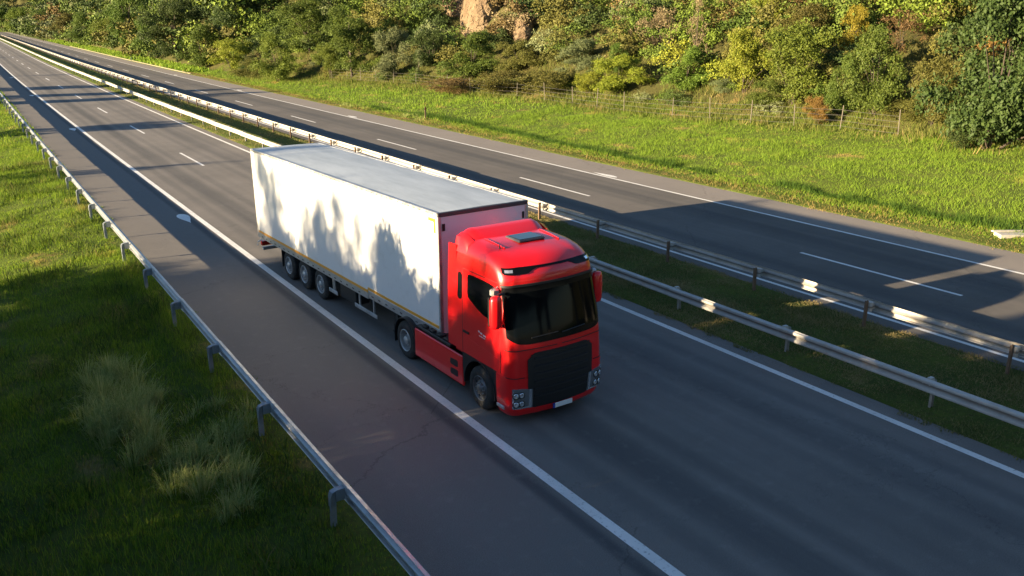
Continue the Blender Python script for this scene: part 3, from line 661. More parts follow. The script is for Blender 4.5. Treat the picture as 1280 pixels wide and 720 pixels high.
# roof: deflector with raised rear lip, hatch
df = MB(); rings = []
for x in np.linspace(-1.02, 1.02, 21):
    e = max(0, (abs(x)-.80)/.22); dz = -.12*e*e; yb = .42+.10*(x/1.0)**2
    rings.append([(x, yb, 3.70+dz), (x, yb+.10, 3.755+dz), (x, .80, 3.88+dz), (x, .95, 3.915+dz), (x, 1.03, 3.90+dz), (x, 1.05, 3.85+dz), (x, 1.04, 3.55)])
df.loft(rings); df.build('roof_deflector', M['red'], truck, 45)
for s in (-1, 1):
    hn = MB(); hn.loft([[(s*(1.0+.02), .50, 3.45), (s*1.18, .55, 3.45), (s*1.10, .60, 3.66), (s*.98, .55, 3.72)], [(s*.98, .85, 3.45), (s*1.20, .85, 3.45), (s*1.12, .86, 3.77), (s*.98, .86, 3.83)], [(s*.98, 1.06, 3.45), (s*1.20, 1.06, 3.45), (s*1.12, 1.06, 3.76), (s*.98, 1.06, 3.83)]])
    hn.build('deflector_end', M['red'], truck, 50)
MB().box(-.28, .42, -.16, .40, 3.715, 3.775, ch=.02).build('hatch_frame', M['dark_trim'], truck)
MB().box(-.24, .38, -.12, .36, 3.72, 3.785, ch=.012).build('roof_hatch', M['hatch_glass'], truck)
an = MB(); an.tube([(-.80, -.2, 3.66), (-.81, -.18, 3.76)], [.02, .012], 6); an.build('antenna', M['black'], truck)
cf = MB()
for s in (-1, 1): cf.box(s*.42-.05, s*.42+.05, -1.1, 4.6, .70, .96)
cf.box(-.9, .9, -.1, .1, .42, .6); cf.box(-.5, .5, 3.0, 4.2, .97, 1.0); cf.box(-.9, .9, 3.5, 3.7, .42, .6); cf.box(-.95, .95, -1.15, .9, .62, 1.13); cf.box(-.9, .9, 1.0, 3.0, .4, .95)
cf.build('chassis_frame', M['chassis'], truck)
fw5 = MB().lathe_x([(0, .01), (0, .45), (.05, .45), (.05, .01)], 20); o5 = fw5.build('fifth_wheel', M['chassis'], truck); o5.rotation_euler = (0, -math.pi/2, 0); o5.location = (0, 3.5, 1.0)

# ------------------------------------------------------------------ vegetation
def unit(v): return v/np.maximum(np.linalg.norm(v, axis=-1, keepdims=True), 1e-9)
def leaf_quads(pos, nrm, size, rg):
    """kite shaped leaves, slightly folded"""
    n = len(pos); a = unit(np.cross(nrm, unit(rg.normal(size=(n, 3))))); bv = np.cross(nrm, a); sz = size[:, None]
    v = np.stack([pos-a*sz, pos+bv*sz*.55-nrm*sz*.12, pos+a*sz, pos-bv*sz*.55-nrm*sz*.12], 1).reshape(-1, 3)
    return v, np.arange(n*4).reshape(n, 4)
def crown_points(rg, style, n, lsize):
    """unit crown: height 1, foot at 0, about 1 wide; returns positions, normals, sizes"""
    bl = []
    if style == 'bush':
        for k in range(26):
            a = rg.uniform(0, 2*math.pi); r = rg.uniform(.05, .38); z = rg.uniform(.08, .82); rr = rg.uniform(.10, .20)*(1.1-.4*z); bl.append((math.cos(a)*r*(1.15-.7*max(0, z-.4)), math.sin(a)*r*(1.15-.7*max(0, z-.4)), z, rr))
    elif style == 'tree':
        for k in range(34):
            a = rg.uniform(0, 2*math.pi); z = rg.uniform(.07, .93); r = rg.uniform(.03, .42)*math.sqrt(max(.05, 1-((z-.42)/.60)**2)); bl.append((math.cos(a)*r, math.sin(a)*r, z, rg.uniform(.07, .15)))
    elif style == 'column':
        for k in range(22):
            a = rg.uniform(0, 2*math.pi); z = rg.uniform(.10, .93); r = rg.uniform(.02, .24)*(1.2-.8*z); bl.append((math.cos(a)*r, math.sin(a)*r, z, rg.uniform(.06, .12)))
    elif style == 'standard':
        for k in range(26):
            a = rg.uniform(0, 2*math.pi); z = rg.uniform(.54, .95); r = rg.uniform(.03, .40)*math.sqrt(max(.05, 1-((z-.74)/.27)**2)); bl.append((math.cos(a)*r, math.sin(a)*r, z, rg.uniform(.06, .12)))
    elif style == 'low':
        for k in range(24):
            a = rg.uniform(0, 2*math.pi); r = math.sqrt(rg.uniform(0, .2)); z = rg.uniform(.12, .72); bl.append((math.cos(a)*r, math.sin(a)*r, z*(1-r*.6), rg.uniform(.12, .24)))
    bl = np.array(bl); wgt = bl[:, 3]**2; wgt /= wgt.sum()
    m2 = max(1, n//7); idx = rg.choice(len(bl), m2, p=wgt); d = unit(rg.normal(size=(m2, 3))); d[:, 2] = np.where(d[:, 2] < -.3, -d[:, 2]*.6, d[:, 2])
    rad = bl[idx, 3]*(1-.55*rg.random(m2)**1.7)*(1+.35*(rg.random(m2) > .88)*rg.random(m2))
    cp = bl[idx, :3]+d*rad[:, None]; cs = lsize*rg.uniform(.9, 1.9, m2)
    k = 7; pos = np.repeat(cp, k, 0)+rg.normal(size=(m2*k, 3))*np.repeat(cs, k)[:, None]*.85
    nr = unit(np.repeat(d, k, 0)*.8+rg.normal(size=(m2*k, 3))*.75+np.array([0, 0, .25]))
    pos[:, 2] = np.maximum(pos[:, 2], .01)
    ct = np.repeat(rg.random(m2), k)*.55+rg.random(m2*k)*.45
    return pos, nr, lsize*rg.uniform(.55, 1.25, m2*k), ct, bl
def stems(rg, bl, style):
    mb = MB(); tr = .022 if style in ('tree', 'column', 'standard') else .014
    if style in ('tree', 'column', 'standard'):
        mb.tube([(0, 0, -.04), (.01, .0, .25), (-.01, .01, .55), (.0, .0, .88)], [tr, tr*.8, tr*.5, tr*.12], 7)
        z0 = .22
    else: z0 = -.02
    for q in bl[rg.choice(len(bl), 9, replace=False)]:
        st = (0, 0, z0+.25*rg.random()*(q[2] if style in ('tree', 'column', 'standard') else 0)); mid = (q[0]*.45, q[1]*.45, st[2]+(q[2]-st[2])*.62)
        mb.tube([st, mid, (q[0], q[1], q[2])], [tr*.6, tr*.4, tr*.1], 5)
    return mb
PROTO = {}
def make_proto(key, style, seed, n, lsize):
    rg = np.random.default_rng(seed); pos, nr, sz, ct, bl = crown_points(rg, style, n, lsize); v, q = leaf_quads(pos, nr, sz, rg)
    cm = np_mesh('crown', v, q, tint=ct, mats=[M['leaf_mid']]); tm = stems(rg, bl, style).mesh('trunk', M['bark'], 60); PROTO[key] = (cm, tm)
for i in range(3): make_proto('bush%d' % i, 'bush', 20+i, 21000, .0130)
for i in range(3): make_proto('tree%d' % i, 'tree', 40+i, 26000, .0108)
make_proto('column0', 'column', 60, 5200, .018); make_proto('column1', 'column', 61, 2600, .017)
for i in range(2): make_proto('low%d' % i, 'low', 80+i, 15000, .0150)
make_proto('airy0', 'tree', 71, 5600, .0150); make_proto('airy1', 'bush', 72, 4800, .0165); make_proto('standard0', 'standard', 70, 9000, .016); make_proto('wispy0', 'tree', 90, 3600, .013); make_proto('wispy1', 'bush', 91, 4200, .015)
NVEG = 0
def plant(name, key, leaf, loc, w, h, label, cat, group=None, rz=None, d=None):
    global NVEG; NVEG += 1
    rd = random.Random(NVEG*7+1); rz = rd.uniform(0, 6.28) if rz is None else rz
    t = empty(name, loc, rz); t.scale = (w, d or w, h); tag(t, label, cat, group)
    cm, tm = PROTO[key]; c = link('crown', cm, t); c.material_slots[0].link = 'OBJECT'; c.material_slots[0].material = M['leaf_'+leaf]; link('trunk', tm, t); return t
def veg(name, key, leaf, px, py, wpx, hpx, label, cat='shrub', group=None, back=0., sink=.15):
    """foot at image point px,py on the terrain (pushed back along the ground by 'back' metres); size from its span in the picture"""
    p = at(px, py); dd = Vector((p.x, p.y, 0)).normalized(); p = p+dd*back; p.z = ground_z(p.x, p.y)-sink
    dist = (p-CAM).dot(FW); return plant(name, key, leaf, p, wpx*dist/F_PX, hpx*dist/F_PX, label, cat, group)

G1 = 'trees and shrubs at the foot of the hillside'
V = [ # name, proto, leaf, foot px, span px, label
 ('locust_tree', 'bush0', 'dark', 1236, 186, 170, 235, 'tall dark green tree at the right edge, standing forward onto the grass verge', 'tree'),
 ('locust_tree', 'bush2', 'dark', 1310, 178, 160, 245, 'dark green tree cut off by the right edge of the picture', 'tree'),
 ('locust_tree', 'bush1', 'dark', 1262, 166, 190, 215, 'dark green tree filling the gap behind the two trees at the right edge', 'tree'),
 ('shrub', 'bush1', 'dark', 1205, 186, 66, 62, 'dark low shrub at the left foot of the tall tree at the right edge', 'shrub'),
 ('shrub', 'bush2', 'olive', 1162, 158, 78, 95, 'olive shrub immediately left of the tall dark tree', 'shrub'),
 ('shrub', 'bush0', 'mid', 1092, 142, 92, 118, 'tall green shrub behind the last fence posts on the right', 'shrub'),
 ('shrub', 'low0', 'olive', 1128, 150, 60, 36, 'small olive brown shrub behind the rightmost fence post', 'shrub'),
 ('shrub', 'bush1', 'rust', 1020, 157, 36, 42, 'small orange autumn shrub standing by the wire fence', 'shrub'),
 ('shrub', 'bush0', 'mid', 1046, 146, 62, 82, 'dark green shrub just right of the orange autumn shrub', 'shrub'),
 ('shrub', 'bush2', 'bright', 988, 132, 104, 112, 'large spreading bright green shrub left of the orange autumn shrub', 'shrub'),
 ('shrub', 'low1', 'mid', 958, 134, 56, 46, 'low green shrub at the foot of the large spreading bright green shrub', 'shrub'),
 ('shrub', 'bush1', 'yellowgreen', 928, 118, 64, 88, 'tall yellow-green shrub left of the large spreading bright green shrub', 'shrub'),
 ('shrub', 'low0', 'greygreen', 903, 114, 34, 24, 'little grey-green bush below the tall yellow-green shrub', 'shrub'),
 ('shrub', 'bush0', 'bright', 856, 116, 62, 62, 'rounded bright green shrub between the tan bare shrub and the yellow-green one', 'shrub'),
 ('shrub', 'wispy0', 'tan', 868, 96, 46, 104, 'thin tan leafless-looking shrub rising above the rounded bright green shrub', 'shrub'),
 ('shrub', 'bush2', 'yellowgreen', 774, 118, 78, 54, 'yellow-green bush at the fence, in the upper middle', 'shrub'),
 ('shrub', 'low1', 'yellowgreen', 738, 116, 46, 34, 'small yellow-green bush left of the yellow-green bush at the fence', 'shrub'),
 ('shrub', 'low0', 'olive', 690, 118, 80, 40, 'olive end of the low hedge nearest the yellow-green bushes', 'shrub'),
 ('shrub', 'low1', 'olive', 632, 118, 84, 38, 'olive brown middle of the low hedge along the fence', 'shrub'),
 ('shrub', 'low0', 'brown', 562, 114, 74, 24, 'thin low brownish end of the hedge, below the round dark bush', 'shrub'),
 ('shrub', 'bush0', 'mid', 590, 97, 82, 62, 'round dark green bush standing below the bare rock face', 'shrub'),
 ('sapling', 'column1', 'greygreen', 524, 100, 22, 38, 'slender grey-green sapling left of the round dark green bush', 'tree'),
 ('shrub', 'bush2', 'greygreen', 494, 98, 56, 68, 'grey-green willowy shrub between the sapling and the bright tree', 'shrub'),
 ('broadleaf_tree', 'tree2', 'mid', 440, 96, 84, 84, 'green bushy tree left of the grey-green willowy shrub', 'tree'),
 ('shrub', 'bush1', 'bright', 413, 98, 44, 48, 'small bright green shrub left of the green bushy tree', 'shrub'),
 ('shrub', 'bush0', 'bright', 350, 101, 66, 64, 'bright green bush nearest the far carriageway on the left', 'shrub'),
 ('shrub', 'low1', 'olive', 320, 97, 52, 30, 'low olive bush left of the bright green bush near the carriageway', 'shrub'),
 ('shrub', 'bush2', 'yellowgreen', 291, 92, 56, 48, 'yellow-green bush fourth from the round dark green bush towards the left', 'shrub'),
 ('shrub', 'bush0', 'mid', 255, 86, 58, 60, 'green shrub left of the lone yellow-green bush on the left', 'shrub'),
 ('broadleaf_tree', 'tree1', 'dark', 222, 78, 86, 84, 'large dark tree in the left part of the roadside thicket', 'tree'),
 ('shrub', 'bush1', 'mid', 196, 74, 58, 56, 'green shrub left of the large dark tree in the thicket', 'shrub'),
 ('broadleaf_tree', 'tree0', 'mid', 166, 67, 66, 72, 'tall green tree two places left of the large dark tree in the thicket', 'tree'),
 ('shrub', 'bush2', 'bright', 140, 62, 50, 44, 'bright green shrub further along the road, left of the tall green tree', 'shrub'),
 ('shrub', 'bush0', 'mid', 112, 57, 48, 44, 'green shrub far along the road, fourth from the left end of the thicket', 'shrub'),
 ('shrub', 'bush1', 'olive', 86, 52, 44, 38, 'olive shrub far along the road, third from the left end of the thicket', 'shrub'),
 ('shrub', 'bush2', 'mid', 58, 47, 44, 36, 'green shrub far along the road, second from the left end of the thicket', 'shrub'),
 ('shrub', 'bush0', 'bright', 30, 42, 46, 34, 'distant bright green shrub at the left end of the thicket', 'shrub'),
 ('shrub', 'bush1', 'mid', 4, 40, 44, 34, 'distant green shrub cut by the left edge of the picture', 'shrub'),
]
for (nm, k, lf, px, py, wp, hp, lb, ct) in V: veg(nm, k, lf, px, py, wp, hp, lb, ct, G1)
# taller growth behind the foot row, on the slope
V2 = [
 ('shrub', 'bush0', 'yellow', 1066, 60, 48, 66, 'yellow autumn shrub near the top edge, left of the tall dark tree', 'shrub'),
 ('shrub', 'wispy1', 'brown', 1126, 62, 72, 66, 'brown shrub at the top edge between the yellow one and the tall dark tree', 'shrub'),
 ('shrub', 'bush1', 'olive', 1010, 62, 88, 70, 'olive shrub high on the slope left of the yellow autumn shrub', 'shrub'),
 ('shrub', 'wispy1', 'tan', 826, 62, 70, 66, 'broad tan dry shrub on the slope left of the thin tan shrub', 'shrub'),
 ('shrub', 'bush2', 'yellowgreen', 962, 42, 54, 60, 'yellow-green shrub high on the slope above the large spreading one', 'shrub'),
 ('shrub', 'wispy1', 'brown', 906, 42, 72, 54, 'dull brown shrub at the top edge above the tall yellow-green shrub', 'shrub'),
 ('shrub', 'bush0', 'mid', 776, 86, 46, 42, 'dark rounded shrub on the slope behind the yellow-green bush at the fence', 'shrub'),
 ('shrub', 'bush1', 'greygreen', 726, 84, 62, 46, 'grey-green shrub on the slope right of the bare rock face', 'shrub'),
 ('shrub', 'bush2', 'olive', 652, 88, 64, 48, 'olive shrub on the slope right of the round dark green bush', 'shrub'),
 ('shrub', 'bush0', 'dark', 540, 80, 66, 52, 'dark shrub between the round dark bush and the willowy shrub, on the slope', 'shrub'),
 ('broadleaf_tree', 'tree1', 'mid', 388, 66, 92, 76, 'wide green tree on the slope behind the small bright green shrub', 'tree'),
 ('broadleaf_tree', 'tree2', 'dark', 306, 58, 96, 84, 'wide dark tree on the slope behind the lone yellow-green bush', 'tree'),
]
for (nm, k, lf, px, py, wp, hp, lb, ct) in V2: veg(nm, k, lf, px, py, wp, hp, lb, ct, 'shrubs standing out on the slope', sink=.6)

# hillside scrub: growth that reads as one mass
def scrub(name, spots, label, ncrown=2600, lsz=.032):
    VV, QQ, TT_, CC = [], [], [], []; base = 0; rg = np.random.default_rng(77)
    keys = list(LEAF); protos = []
    for sd, st in ((5, 'bush'), (6, 'bush'), (7, 'low'), (8, 'tree')):
        protos.append(crown_points(np.random.default_rng(sd), st, 3200, .0245)[:4])
    for (x, y, w_, h_, kind) in spots:
        pos, nr, sz, ct = protos[rg.integers(4)]; sel = rg.random(len(pos)) < (.85 if y < 150 else .4)
        a = rg.uniform(0, 6.28); ca, sa = math.cos(a), math.sin(a); R = np.array([[ca, -sa, 0], [sa, ca, 0], [0, 0, 1]])
        p2 = (pos[sel]@R.T)*np.array([w_, w_, h_])+np.array([x, y, ground_z(x, y)-.3]); n2 = nr[sel]@R.T
        v, q = leaf_quads(p2, n2, sz[sel]*(w_+h_)*(.5 if y < 150 else .75), rg); VV.append(v); QQ.append(q+base); base += len(v); TT_.append(ct[sel])
        lo, hi = np.array(LEAF[kind]); col = (lo+(hi-lo)*rg.uniform(.25, .8))*rg.uniform(.85, 1.15); CC.append(np.tile(np.append(col, 1), (sel.sum(), 1)))
    me = np_mesh(name, np.concatenate(VV), np.concatenate(QQ), tint=np.concatenate(TT_), col=np.concatenate(CC), mats=[M['scrub']])
    o = link(name, me); tag(o, label, 'scrub', kind='stuff'); return o
spots = []; rs = random.Random(3)
def pick(y, up):
    if y > 95: return rs.choices(['dark', 'mid', 'olive', 'bright', 'greygreen', 'brown'], [4, 5, 3, 2, 1, .6])[0]
    if y < 62 and up > 5: return rs.choices(['olive', 'rust', 'brown', 'yellowgreen', 'mid', 'tan', 'bright'], [4.5, .35, .8, 1.6, 5, .2, 3])[0]
    return rs.choices(['olive', 'mid', 'greygreen', 'brown', 'tan', 'dark', 'yellowgreen'], [3.5, 5, 2, .7, .3, 2, 2])[0]
ROCKS = [(606, 32, 50, 38), (574, 8, 42, 24), (398, 6, 34, 16), (655, 46, 20, 14)]
rockp = [at(a, bq) for a, bq, _, _ in ROCKS]
def clear_rock(x, y):
    a = math.atan2(x, y)
    for q, (px, py, wp, hp) in zip(rockp, ROCKS):
        rr = math.hypot(q.x, q.y); dw = wp*.55*rr/F_PX
        if abs(a-math.atan2(q.x, q.y))*rr < dw and math.hypot(x, y) < rr+2 and math.hypot(x, y) > rr-8: return False
    return True
y = 8.
while y < 150:
    for k in range(6):
        up = 1.8+k*3.6+rs.uniform(-1.6, 1.6); yy = y+rs.uniform(-2, 2); x = float(foot(yy)+off(yy))+up
        sc = rs.uniform(.75, 1.3)*(.8+.08*k)
        if k == 0: sc *= .55
        if not clear_rock(x, yy): continue
        spots.append((x, yy, 5.2*sc, (3.6 if k < 2 else 4.6)*sc, pick(yy, up)))
    y += 3.3
while y < 420:
    for k in range(3):
        up = 1.5+k*8+rs.uniform(-2, 2); yy = y+rs.uniform(-3, 3); x = float(foot(yy)+off(yy))+up; sc = rs.uniform(.9, 1.4)
        if not clear_rock(x, yy): continue
        spots.append((x, yy, 9*sc, (6.0+2*k)*sc, pick(yy, up)))
    y += 9
while y < 860:
    for k in range(3):
        x = float(foot(y)+off(y))+1+k*16+rs.uniform(-3, 3); spots.append((x, y+rs.uniform(-5, 5), 17*rs.uniform(.8, 1.2), 11*rs.uniform(.8, 1.3), pick(y, 0)))
    y += 17
for k in range(14): spots.append((-20+k*12, 800+rs.uniform(-10, 20), 20, 13, 'dark'))
lt = [at(1236, 186), at(1310, 178)]
spots = [q for q in spots if all(math.hypot(q[0]-t.x, q[1]-t.y) > 7.5 for t in lt)]
scrub('hillside_scrub', spots, 'mixed green, olive and autumn-brown scrub covering the hillside behind the fence')

# rock faces
for i, ((px, py, wp, hp), q) in enumerate(zip(ROCKS, rockp)):
    rg = np.random.default_rng(200+i); dist = (q-CAM).dot(FW); W_ = wp*dist/F_PX; H_ = hp*dist/F_PX*1.5
    nx, nz = 60, 48; mb = MB(); vs = []
    dd = Vector((q.x, q.y, 0)).normalized(); rt = Vector((dd.y, -dd.x, 0))
    for j in range(nz+1):
        for i2 in range(nx+1):
            a = i2/nx-.5; bz = j/nz; prof = math.cos(a*math.pi)**.6 if abs(a) < .499 else 0
            zz = -1.5+(H_*1.1+1.5)*bz*(.55+.45*prof); bulge = (1.6*prof+.9*float(vnoise(a*11+i*7, bz*7))+.8*float(vnoise(a*27, bz*19+i*5))+.35*float(vnoise(a*60+3, bz*44)))*(1-.55*bz); sx_ = a*W_*(1+.15*float(vnoise(bz*5, i*3.+a*2)))
            p = q+rt*sx_+dd*(2.2*bz*H_/3+2.5*(2*a)**2)-dd*bulge; vs.append((p.x, p.y, q.z+zz))
    mb.add(vs, [(j*(nx+1)+k, j*(nx+1)+k+1, (j+1)*(nx+1)+k+1, (j+1)*(nx+1)+k) for j in range(nz) for k in range(nx)])
    o = mb.build('rock_face', M['rock']); tag(o, ['bare sandy rock face on the slope above the round dark green bush', 'sandy rock at the top edge, directly above the bare rock face', 'small reddish rock patch at the top edge above the green bushy tree', 'small rock spur at the lower right of the bare rock face'][i], 'rock', 'bare rock on the hillside')
    md = o.modifiers.new('solid', 'SOLIDIFY'); md.thickness = .6; md.offset = -1

# wire fence
fpx = [(1122, 172), (1050, 162), (992, 158), (938, 154), (887, 151), (840, 147), (780, 141), (746, 136), (716, 132), (681, 127), (646, 122), (617, 120), (588, 116), (559, 112), (520, 107), (492, 105), (470, 103), (451, 102), (434, 100), (415, 99)]
fp = [at(*q) for q in fpx]
fence = empty('wire_fence', fp[0]); tag(fence, 'wire fence on thin weathered posts between the grass verge and the scrub', 'fence')
ps = MB(); ps.box(-.027, .027, -.027, .027, -.4, 1.6, ch=.008); pm = ps.mesh('post', M['fence_post'])
for i, q in enumerate(fp):
    o = link('post', pm, fence, q-fp[0]); o.location.z = ground_z(q.x, q.y)-fp[0].z; o.rotation_euler = (random.uniform(-.05, .05), random.uniform(-.05, .05), random.uniform(0, 3)); o.scale.z = random.uniform(.9, 1.08)
for i in range(len(fp)-1):
    for z in (.25, .6, .95, 1.3):
        a = fp[i]-fp[0]; c = fp[i+1]-fp[0]; md_ = (a+c)/2; md_.z += z-.03; a2 = a+Vector((0, 0, z)); c2 = c+Vector((0, 0, z))
        MB().tube([a2, md_, c2], .008, 4).build('wire', M['wire'], fence)

# road delineators and the drain slab in the far verge
def delineator(px, py, label, dark):
    p = at(px, py); t = empty('delineator', (p.x, p.y, ground_z(p.x, p.y))); tag(t, label, 'delineator')
    MB().loft([[(-.06, -.03, z), (.06, -.03, z), (.05, .04, z), (-.05, .04, z)] for z in (-.2, 1.0)]).build('post', M['white_plastic'] if not dark else M['post_rust'], t)
    MB().box(-.062, .062, -.034, .044, .72, .92).build('black_band', M['black'], t)
    MB().box(-.03, .03, -.04, -.033, .75, .89).build('reflector', M['red_lens'], t)
delineator(532, 148, 'dark roadside marker post with red reflector in the far verge grass', True)
delineator(164, 76, 'white roadside marker post at the far verge, upper left', False)
p = at(1272, 296); slab = MB(); slab.loft([[(-1.3, -.32, z), (1.3, -.40, z), (1.3, .34, z), (-1.1, .30, z)] for z in (-.15, .06)]); slab.box(-1.25, 1.28, .18, .30, .06, .12, ch=.01)
o = slab.build('drain_slab', M['concrete']); o.location = (p.x+.35, p.y, p.z+.05); o.rotation_euler = (0, .05, -.35); tag(o, 'pale concrete drain slab lying in the far verge at the right edge', 'slab')

# ------------------------------------------------------------------ grass
def grass(name, x, y, hmin, hmax, wid, lean, material, label, seed, segs=2, zoff=0., hmod=None):
    rg = np.random.default_rng(seed); n = len(x); ug_ = x-off(y); z = hgt(ug_, y)+zoff; z = np.where(z < -.05, np.where((ug_ < 33) & (ug_ > 5), .012, z), z)
    h = rg.uniform(hmin, hmax, n)*(1 if hmod is None else hmod); a = rg.uniform(0, 2*math.pi, n); ln = rg.uniform(.15, 1, n)*lean*h; la = rg.uniform(0, 2*math.pi, n)
    base = np.stack([x, y, z-.02], -1); side = np.stack([np.cos(a), np.sin(a), np.zeros(n)], -1)*wid*rg.uniform(.6, 1.3, n)[:, None]
    dr = np.stack([np.cos(la)*ln, np.sin(la)*ln, np.zeros(n)], -1); upv = np.zeros((n, 3)); upv[:, 2] = h
    if segs == 2:
        v = np.stack([base-side, base+side, base+dr*.35+upv*.6-side*.75, base+dr*.35+upv*.6+side*.75, base+dr+upv*.97], 1).reshape(-1, 3); i = np.arange(n)[:, None]*5
        me = np_mesh(name, v, i+np.array([0, 1, 3, 2]), i+np.array([2, 3, 4]), tint=np.tile(rg.random(n), 2), mats=[material])
    else:
        v = np.stack([base-side, base+side, base+dr+upv], 1).reshape(-1, 3); me = np_mesh(name, v, None, np.arange(n)[:, None]*3+np.array([0, 1, 2]), tint=rg.random(n), mats=[material])
    o = link(name, me); tag(o, label, 'grass', kind='stuff'); return o
def scatter(n, u0, u1, y0, y1, seed, keep=None):
    rg = np.random.default_rng(seed); yy = rg.uniform(y0, y1, n); uu = rg.uniform(u0, u1, n)
    ug, yg = vnoise(uu*2.1, yy*2.1), vnoise(uu*.8+9, yy*.8)
    k = rg.random(n) < .75+.9*ug+.5*yg
    if keep is not None: k &= keep(uu, yy)
    return uu[k]+off(yy[k]), yy[k], uu[k]
def lumps(u, y, amt=.9): return np.clip(1+amt*(vnoise(u*1.3, y*1.3)+vnoise(u*.45+5, y*.45)), .3, 2.2)
x, y, u = scatter(140000, -1.6, 5.55, 7.5, 34, 1, lambda uu, yy: uu < 4.98+.5*vnoise(uu*0+3, yy*1.7)+.25*vnoise(uu*3, yy*5)); grass('verge_grass', x, y, .07, .22, .0075, .6, M['blade_left'], 'lush green grass of the left verge', 1, 2, hmod=lumps(u, y)*np.clip((5.2-u)/.9, .2, 1))
x, y, u = scatter(80000, -1.0, 5.5, 34, 70, 2, lambda uu, yy: uu < 4.98+.5*vnoise(uu*0+3, yy*1.7)); grass('verge_grass', x, y, .08, .22, .012, .6, M['blade_left'], 'sunlit green grass of the left verge farther along the guardrail', 2, 1, hmod=lumps(u, y)*np.clip((5.2-u)/.8, .4, 1))
x, y, u = scatter(22000, 0, 5.2, 70, 150, 3); grass('verge_grass', x, y, .1, .24, .03, .8, M['blade_left'], 'distant grass of the left verge', 3, 1, hmod=lumps(u, y))
x, y, u = scatter(150000, 16.2, 21.3, 3.5, 32, 4, lambda uu, yy: (uu > 16.5+.5*vnoise(uu*0, yy*1.5)+.25*vnoise(uu*3, yy*5)) & (uu < 21.2+.25*vnoise(uu*2, yy*2))); grass('median_grass', x, y, .03, .10, .009, 1.3, M['blade_median'], 'short dry olive grass of the median between the guardrails', 4, 2, hmod=lumps(u, y, .7))
x, y, u = scatter(42000, 16.55, 21.1, 32, 130, 5); grass('median_grass', x, y, .04, .12, .022, 1.2, M['blade_median'], 'distant dry grass of the median', 5, 1, hmod=lumps(u, y, .7))
kf = lambda uu, yy: uu < foot(yy)+1.5
x, y, u = scatter(270000, 33.4, 54, 8, 62, 6, kf); grass('far_verge_grass', x, y, .07, .20, .013, 1.0, M['blade_far'], 'bright sunlit grass bank between the far carriageway and the fence', 6, 1, hmod=lumps(u, y))
x, y, u = scatter(90000, 33.4, 53, 62, 150, 7, kf); grass('far_verge_grass', x, y, .09, .26, .030, .9, M['blade_far'], 'distant grass of the far verge', 7, 1, hmod=lumps(u, y))
x, y, u = scatter(46000, 31.9, 34.6, 8, 150, 8, lambda uu, yy: uu > 32.2+.5*vnoise(uu*0+7, yy*1.1)+.25*vnoise(uu*3, yy*4)); grass('roadside_grass', x, y, .05, .17, .018, .9, M['blade_edge'], 'yellowed grass fringe at the edge of the far carriageway', 8, 1, hmod=lumps(u, y)*np.clip((u-31.8)/.9, .3, 1))
x, y, u = scatter(16000, 33, 37, 150, 420, 9); grass('far_verge_grass', x, y, .3, .7, .2, .8, M['blade_far'], 'far distant grass strip beside the carriageway', 9, 1)
x, y, u = scatter(26000, 34.9, 35.7, 9, 80, 10, lambda uu, yy: vnoise(uu*0+2, yy*.16) > -.28); grass('ditch_grass', x, y, .12, .42, .016, .5, M['blade_ditch'], 'darker lush grass lining the shallow ditch along the far verge', 10, 1, hmod=lumps(u, y, 1.0))
# dry weeds under the fence line
rg = np.random.default_rng(31); i = rg.integers(0, len(fp)-1, 9000); t = rg.random(9000); fx = np.array([q.x for q in fp]); fy = np.array([q.y for q in fp])
x = fx[i]*(1-t)+fx[i+1]*t+rg.normal(size=9000)*1.1+.5; y = fy[i]*(1-t)+fy[i+1]*t+rg.normal(size=9000)*.8
grass('fence_weeds', x, y, .15, .5, .026, .7, M['blade_slope'], 'dry weeds growing along the wire fence', 31, 1, hmod=lumps(x, y, 1.2))
rg = np.random.default_rng(32); yy = rg.uniform(10, 135, 40000); uu = foot(yy)+rg.normal(1.5, 3.0, 40000); kk = (uu > foot(yy)-5) & (vnoise(uu*.6, yy*.6) > -.2)
grass('slope_weeds', uu[kk]+off(yy[kk]), yy[kk], .2, .6, .030, .8, M['blade_slope'], 'rough olive and straw weeds at the foot of the slope behind the fence', 32, 1, hmod=lumps(uu[kk], yy[kk], 1.1))
x, y, u = scatter(26000, -1.4, 4.6, 8, 60, 41); kk = vnoise(u*.9+3, y*.9) > .04; x, y, u = x[kk], y[kk], u[kk]
grass('verge_weeds', x, y, .18, .42, .014, .9, M['blade_weed'], 'darker taller weeds among the grass of the left verge', 41, 2, hmod=lumps(u, y, 1.0))
